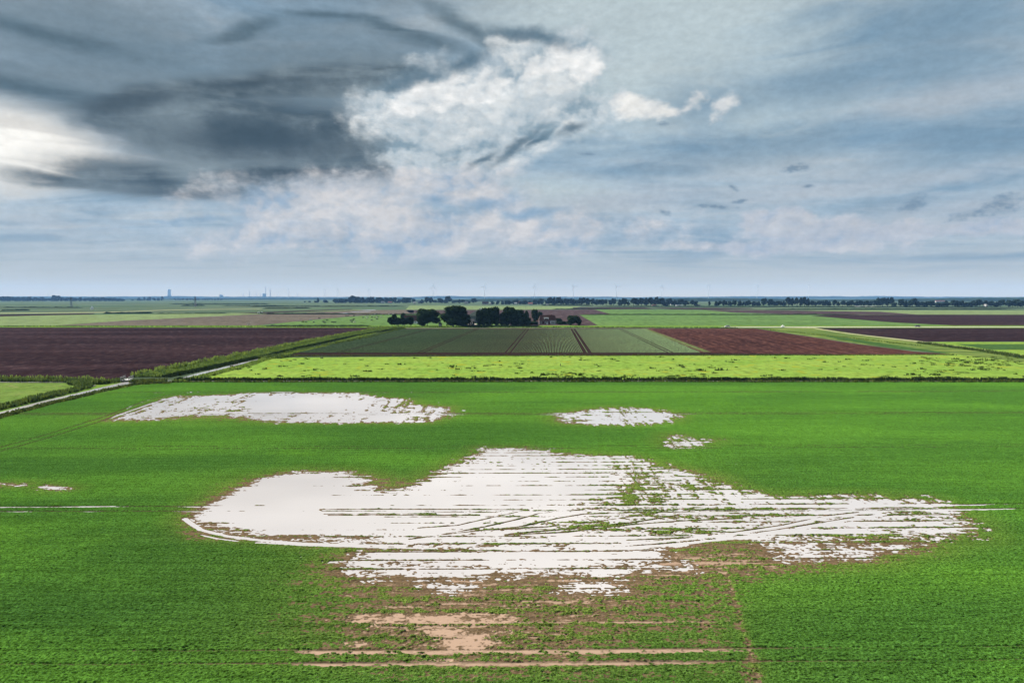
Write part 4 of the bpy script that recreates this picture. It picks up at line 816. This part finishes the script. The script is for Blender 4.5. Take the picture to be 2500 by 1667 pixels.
gable('barn', 1172, 789, 62, 18, 18, 22, M_grey, M_palr, 'large pale roofed barn behind the middle farm trees', 'barn', along=False)
gable('shed', 1151, 793, 13, 9, 5, 6, M_dark, M_dark, 'dark timber shed beside the pinkish yard', 'shed', windows=1)
gable('hut', 1074.5, 797, 7, 6, 4.5, 3, M_conc, M_dark, 'little pale hut between the two big dome trees', 'hut', along=False, windows=1)
# white round tank beside the house
D_ = dist(791.5); t = empty('water_tank', ((1312-1250)*D_/F, D_, 0)); tag(t, 'small white round tank left of the farmhouse', 'tank')
MB().tube([(0, 0, .1), (0, 0, 1.5)], [.85, .85], 16).build('tank_body', M_white, t, True); MB().tube([(0, 0, 1.5), (0, 0, 1.75), (0, 0, 1.9)], [.85, .55, .1], 16).build('lid', M_white, t, True)
# village houses
vill = [(889, 739.5, 11, 3, 4, M_red, 'bright orange-red roofed house before the far tree belt'), (934, 740, 8, 2, 3, M_palr, 'small pale house under the clipped tree belt'), (952, 740.5, 10, 2, 2.5, M_red, 'low house with a pinkish roof beneath the trees'),
        (1012, 741.5, 6, 2.5, 2, M_palr, 'white gabled house at the left end of the village'), (1025, 740.8, 10, 2.5, 3, M_grey, 'grey roofed shed beside the white gabled house'), (1138, 742, 9, 3, 2.5, M_grey, 'grey house right of the low village shrubs'),
        (1185, 743.6, 15, 3, 4.5, M_roofr, 'dark roofed house standing clear of the village trees'), (1197, 743.8, 4, 3, 1, M_palr, 'tiny white outbuilding by the dark roofed house'), (1259, 743.5, 7, 3, 2, M_palr, 'pale house tucked between two round trees'), (1267, 742, 6, 4, 3, M_red, 'small pink gabled house behind the trees'),
        (1295, 744.2, 11, 3, 2.5, M_red, 'pinkish low house before the village trees'), (1337, 745.6, 7, 2, 1.2, M_palr, 'long white shed at the left end of the avenue'), (1640, 745, 4, 6, 2.5, M_palr, 'tall white gable in a gap of the far trees'), (1597, 748.2, 9, 2, 3, M_roofr, 'dark roofed cottage under the tallest avenue trees'),
        (1703, 747, 14, 1.6, 2, M_dark, 'low dark farm shed at the end of the tree clump'), (2113, 749.5, 60, 1.3, .7, M_palr, 'very long low pale greenhouse below the far avenue'), (2295, 738, 22, 3, 1.6, M_red, 'red roofed hall seen over the right hand trees'), (2408, 750.8, 3.4, 7, 1.5, M_palr, 'slim white house in the right hand tree row')]
for (x, b_, w_, wl, rf, m_, lb_) in vill:
    gable('house' if w_ < 50 else 'greenhouse', x, b_, w_, wl, rf, 10, M_white, m_, lb_, 'house' if w_ < 50 else 'greenhouse', windows=2 if 6 < w_ < 50 else 0)
# ------------------------------------------------------------------ vehicles
M_carw = simple('white_car_paint', (.45, .45, .45), .3, .03, spec=.5); M_card = simple('dark_car_paint', (.02, .022, .025), .3, .05, spec=.6); M_tyre = simple('tyre', (.012, .012, .012))
def car(px_, pyb, m_, label, L=4.5):
    x, y = g(px_, pyb); t = empty('car', (x, y, .11)); tag(t, label, 'car'); h2 = L/2
    MB().prism([(-h2, .35), (-h2+.05, .75), (-h2+.9, .92), (h2-.45, .95), (h2, .72), (h2, .35)], -.85, .85, 'y').build('body', m_, t)
    MB().prism([(-h2+1.0, .92), (-h2+1.7, 1.42), (h2-1.3, 1.45), (h2-.45, .95)], -.72, .72, 'y').build('cabin', M_glass, t)
    MB().prism([(-h2+1.65, 1.42), (-h2+1.75, 1.47), (h2-1.35, 1.5), (h2-1.25, 1.45)], -.7, .7, 'y').build('roof', m_, t)
    for a in (-h2+.85, h2-.85):
        for s_ in (-.8, .62): 
            w_ = MB(); w_.tube([(a, s_, .33), (a, s_+.18, .33)], .33, 12); w_.build('wheel', M_tyre, t)
    return t
car(1776, 798.6, M_carw, 'white car driving on the road right of the farm'); car(2240, 798.2, M_card, 'dark car on the road near the right edge')
# tractor
x, y = g(637, 766); t = empty('tractor', (x, y, .05)); tag(t, 'small tractor with sprayer working the distant dark strip', 'tractor')
MB().box(-1.6, .9, -.5, .5, .9, 1.9).build('bonnet', M_steel, t); MB().box(.9, 2.4, -.75, .75, 1.0, 3.1, .85).build('cab', M_white, t); MB().box(-5.2, -2.4, -1, 1, 1.0, 2.6, .9).build('sprayer_tank', M_white, t)
for a, r_ in ((1.6, .95), (-1.2, .6), (-3.8, .8)):
    for s_ in (-1.0, .7): MB().tube([(a, s_, r_), (a, s_+.35, r_)], r_, 14).build('wheel', M_tyre, t)
# lorry on the far road
x, y = g(1659, 748.6); t = empty('lorry', (x, y, 0)); tag(t, 'long white lorry parked below the far trees', 'lorry')
MB().box(-10, 6, -1.5, 1.5, 1.2, 5.0).build('trailer', M_white, t); MB().box(6.6, 9.5, -1.4, 1.4, .8, 4.2, .9).build('cab', M_white, t)
for a in (-8.5, -6.8, 4.5, 8): MB().tube([(a, -1.6, .7), (a, 1.6, .7)], .7, 12).build('wheel', M_tyre, t)
# roadside white marker group
x, y = g(1911, 799); t = empty('road_marker', (x, y, .1)); tag(t, 'small white roadside marker with a taller pointed middle', 'marker')
MB().box(-1.3, 1.3, -.2, .2, 0, .9).build('base', M_white, t); MB().box(-.35, .35, -.3, .3, .9, 2.1, .3).build('post', M_white, t)
for s_ in (-1.0, 1.0): MB().box(s_-.2, s_+.2, -.25, .25, .9, 1.5, .5).build('side_post', M_white, t)
# gate over the ditch
x, y = g(310, 930); t = empty('footbridge', (x, y, .1), .25); tag(t, 'small pale plank bridge with rails over the diagonal ditch', 'footbridge')
MB().box(-1.1, 1.1, -2.4, 2.4, .25, .42).build('deck', M_conc, t)
for s_ in (-1.1, 1.1):
    MB().box(s_-.05, s_+.05, -2.4, 2.4, 1.2, 1.32).build('rail', M_conc, t); MB().box(s_-.05, s_+.05, -2.4, 2.4, .75, .85).build('rail', M_conc, t)
    for q in (-2.3, -.8, .8, 2.3): MB().box(s_-.08, s_+.08, q-.08, q+.08, 0, 1.4).build('post', M_conc, t)
# posts
def post(px_, pyb, hgt, label, grp=None):
    x, y = g(px_, pyb); m_ = MB(); m_.tube([(0, 0, 0), (0, 0, hgt*.95), (.02, 0, hgt)], [.14, .12, .08], 8); o = m_.build('post', M_dark); o.location = (x, y, 0); tag(o, label, 'post', grp)
post(1561, 932, 1.5, 'stout dark post standing in the straight ditch'); post(1368, 893, .9, 'dark stump in the bright pasture'); post(781, 922, 1.0, 'thin dark stake in the left of the bright pasture'); post(1284, 751.5, 7, 'tall dark pole in the pale strip behind the farm')
# ------------------------------------------------------------------ cows
def cow_mesh(name, m_):
    b = MB(); b.tube([(-1.15, 0, 1.15), (-1.05, 0, 1.12), (-.6, 0, 1.02), (0, 0, .98), (.55, 0, 1.03), (.9, 0, 1.12), (1.15, 0, 1.18), (1.4, 0, 1.05), (1.6, 0, .8), (1.78, 0, .55), (1.85, 0, .42)],
                     [(.12, .12), (.26, .28), (.36, .38), (.42, .42), (.38, .42), (.30, .38), (.2, .27), (.15, .19), (.14, .16), (.11, .12), (.07, .07)], 10)
    for x_ in (-.85, .75):
        for s_ in (-.2, .2): b.tube([(x_, s_, .9), (x_+(-.08 if x_ < 0 else .0), s_, .52), (x_, s_, .25), (x_, s_, 0)], [.13, .085, .06, .06], 6)
    b.tube([(-1.15, 0, 1.2), (-1.28, 0, .9), (-1.26, 0, .5)], [.04, .03, .05], 5)
    for s_ in (-1, 1): b.tube([(1.55, s_*.1, .95), (1.52, s_*.3, .98)], [.05, .02], 5)
    me = b.build(name, m_, None, True); d = me.data; bpy.data.objects.remove(me); return d
cw = {'black': cow_mesh('cow', simple('black_hide', (.010, .010, .011))), 'white': cow_mesh('cow', simple('white_hide', (.38, .36, .33)))}
cows = [(739, 787.5, 'b'), (747, 787.5, 'b'), (766, 788, 'b'), (758, 783, 'w'), (779, 778.5, 'b'), (789, 786.8, 'b'), (798, 783, 'b'), (793, 789.5, 'b'), (812, 788, 'b'), (817, 788.5, 'b'), (845, 772.5, 'b'), (850, 772.5, 'b'), (864, 772.5, 'b'), (857, 784, 'b'), (861, 784, 'b'), (859, 787.5, 'b'), (864, 780.5, 'b'),
        (898, 774.5, 'w'), (896, 779, 'w'), (886, 776.5, 'b'), (908, 776, 'b'), (916, 776.3, 'b'), (920, 776.5, 'w'), (907, 782.5, 'b'), (921, 780.5, 'b'), (931, 775, 'w'), (938, 768.8, 'b'), (922, 774.6, 'b'), (949, 768.6, 'w'), (960, 768.6, 'w'), (915, 768.4, 'w'), (909, 771.5, 'w'), (865, 788.5, 'w'), (607, 793.8, 'w')]
for k, (x_, y_, c_) in enumerate(cows):
    x, y = g(x_, y_); o = bpy.data.objects.new('cow', cw['black' if c_ == 'b' else 'white']); C.objects.link(o); o.location = (x, y, .02); o.rotation_euler = (0, 0, random.choice((0, 3.14))+random.uniform(-.6, .6))
    tag(o, cow_label(c_, x_, y_) if x_ > 700 else 'lone white cow at the left tip of the cow pasture', 'cow', ('black' if c_ == 'b' else 'white')+' cows grazing left of the farm' if x_ > 700 else None)
# ------------------------------------------------------------------ pylons, turbines, industry
def pylon(px_, pyb, hpx, label):
    x, y = g(px_, pyb); h_ = hpx/F*y; t = empty('pylon', (x, y, 0)); tag(t, label, 'pylon'); b = MB()
    w0, w1 = h_*.09, h_*.02
    for sx in (-1, 1):
        for sy in (-1, 1): b.tube([(sx*w0, sy*w0, 0), (sx*w1*2, sy*w1*2, h_*.6), (sx*w1*.4, sy*w1*.4, h_)], [h_*.012]*3, 4)
    n_ = 9
    for q in range(n_):
        z0, z1 = h_*q/n_, h_*(q+1)/n_; f = lambda z: w0+(w1*2-w0)*min(1, z/(h_*.6)) if z < h_*.6 else w1*2+(w1*.4-w1*2)*(z-h_*.6)/(h_*.4)
        for s_ in (-1, 1):
            b.tube([(-f(z0), s_*f(z0), z0), (f(z1), s_*f(z1), z1)], h_*.006, 4); b.tube([(f(z0), s_*f(z0), z0), (-f(z1), s_*f(z1), z1)], h_*.006, 4)
            b.tube([(s_*f(z0), -f(z0), z0), (s_*f(z1), f(z1), z1)], h_*.006, 4)
    b.build('lattice_mast', M_steel, t)
    for z, w in ((.66, .16), (.78, .2), (.9, .13)):
        a = MB(); a.prism([(-h_*w, h_*z), (0, h_*(z+.035)), (h_*w, h_*z), (0, h_*(z-.01))], -h_*.012, h_*.012, 'y'); a.build('cross_arm', M_steel, t)
pylon(174, 749, 24, 'dark lattice pylon left of the hazy cooling tower'); pylon(477, 749, 26, 'dark lattice pylon right of the cooling tower')
M_turb = simple('turbine_white', (.5, .5, .5), .5, .03); M_indu = simple('industrial_concrete', (.55, .56, .57), .8, .05)
def turbine(px_, hub, ang, d_, label, R=54, dim=1.0):
    x = (px_-1250)/F*d_; z = H+(HOR-hub)/F*d_; t = empty('wind_turbine', (x, d_, 0)); tag(t, label, 'wind turbine')
    MB().tube([(0, 0, 0), (0, 0, z)], [2.2, 1.2], 14).build('tower', M_turb, t, True)
    nc = MB(); nc.tube([(0, -6, z), (0, -3, z+.3), (0, 9, z)], [2.0, 3.4, 2.6], 10); hb = nc.build('nacelle', M_turb, t, True)
    for q in range(3):
        a = math.radians(ang+q*120); ux, uz = math.sin(a), math.cos(a); vx, vz = uz, -ux; b = MB(); rings = []
        for (s_, c_, th) in ((.03, 1.6, 1.6), (.2, 3.2, 1.2), (.5, 2.4, .8), (.8, 1.5, .5), (1.0, .7, .3)):
            cx, cz = ux*R*s_, z+uz*R*s_; i0 = len(b.v); rings.append(i0)
            for (e, f_) in ((-.35, 0), (0, -.5), (.65, 0), (0, .5)): b.v.append((cx+vx*c_*e, -6+th*f_, cz+vz*c_*e))
        for r0, r1 in zip(rings[:-1], rings[1:]):
            for j in range(4): b.f.append((r0+j, r0+(j+1) % 4, r1+(j+1) % 4, r1+j))
        b.f += [tuple(rings[0]+j for j in range(4))[::-1], tuple(rings[-1]+j for j in range(4))]
        b.build('blade', M_turb, t)
T = [(1058, 700, 2, 7200, 'wind turbine with one blade straight up, leftmost of the big row'), (1183, 700.5, 24, 7300, 'second big wind turbine from the left, above the village'), (1304.5, 701, 12, 7500, 'third wind turbine in the big row'), (1400, 700, 78, 7600, 'fourth wind turbine, behind the avenue left end'),
     (1504.5, 699.5, 76, 7900, 'fifth wind turbine in the big row'), (1615, 700, 18, 8200, 'sixth wind turbine, above the white gable'), (1729, 699.5, 34, 8800, 'faint seventh wind turbine'), (1847, 699, 30, 9600, 'very faint eighth wind turbine'), (1972, 699, 60, 10200, 'barely visible last wind turbine at right')]
for (x_, hb_, a_, d_, lb_) in T: turbine(x_, hb_, a_, d_, lb_)
for (x_, hb_, a_, d_, lb_) in ((902, 708, 3, 9500, 'small far turbine above the clipped belt'), (826, 708, 2, 9800, 'small far turbine between conifer and belt'), (794, 709, 20, 10200, 'faint small turbine above the isolated bush'), (706, 709, 0, 10200, 'faint turbine right of the tall chimneys')):
    turbine(x_, hb_, a_, d_, lb_, 40)
def stack(px_, top, d_, w, label):
    x = (px_-1250)/F*d_; z = H+(HOR-top)/F*d_; o = MB().tube([(0, 0, 0), (0, 0, z*.9), (0, 0, z)], [w, w*.75, w*.8], 14).build('chimney', M_indu, None, True); o.location = (x, d_, 0); tag(o, label, 'chimney')
for (x_, t_, w_, lb_) in ((595, 714, 5, 'short faint chimney left of the industrial group'), (611, 710, 7, 'stout chimney at the left of the industrial group'), (622, 716, 4, 'thin low chimney beside the stout one'), (628, 713, 4, 'middling chimney in the industrial group'), (637, 716, 6, 'low thick chimney by the silos'), (650, 700, 7, 'tallest chimney on the horizon'), (661, 705, 8, 'second tallest chimney, just right of the tallest'), (680, 714, 4, 'thin lone chimney right of the tall pair'), (727, 715, 4, 'small chimney far right of the industry'), (121, 717, 5, 'tiny chimney above the far left tree belt')):
    stack(x_, t_, 11900, w_*.7, lb_)
d_ = 11900; x = (415-1250)/F*d_; z = H+(HOR-706.5)/F*d_; prof = [(0, 40), (.25, 33), (.6, 26), (.75, 25), (1, 28)]
o = MB().tube([(0, 0, z*a) for a, _ in prof], [b_ for _, b_ in prof], 28).build('cooling_tower', M_indu, None, True); o.location = (x, d_, 0); tag(o, 'hazy cooling tower with a waisted outline on the left horizon', 'cooling tower')
for (x0, x1, t_, lb_) in ((404, 428, 723, 'low hazy plant hall at the foot of the cooling tower'), (642, 648, 717, 'pale boxy silo beside the tallest chimney'), (537, 543, 720, 'tiny pale tower block on the left horizon')):
    z = H+(HOR-t_)/F*d_; o = MB().box(-(x1-x0)/2/F*d_, (x1-x0)/2/F*d_, 0, 60, 0, z).box(-(x1-x0)/4/F*d_, 0, 5, 40, z, z+9).build('industrial_hall', M_indu); o.location = (((x0+x1)/2-1250)/F*d_, d_, 0); tag(o, lb_, 'industrial building')
o = MB().box(-2, 2, -2, 2, 0, 4).box(-1.2, 1.2, -1.2, 1.2, 4, 6.5, .4).build('white_hut', M_white); o.location = (*g(224.5, 755.5), 0); tag(o, 'tiny white hut on the left marsh below the tree belt', 'hut')
# ------------------------------------------------------------------ haze
m_, n = mat('haze_air')
pv_ = n.node('ShaderNodeVolumePrincipled', {'Color': (.26, .54, 1.0), 'Density': 3.3e-5, 'Anisotropy': 0.0})
n.l.new(pv_.outputs[0], n.node('ShaderNodeOutputMaterial').inputs['Volume'])
B = 12500
hz = MB().box(-B, B, -900, B, -1.1, 240).build('haze', m_); tag(hz, 'thin blue haze hanging over the whole plain', 'haze', kind='stuff')
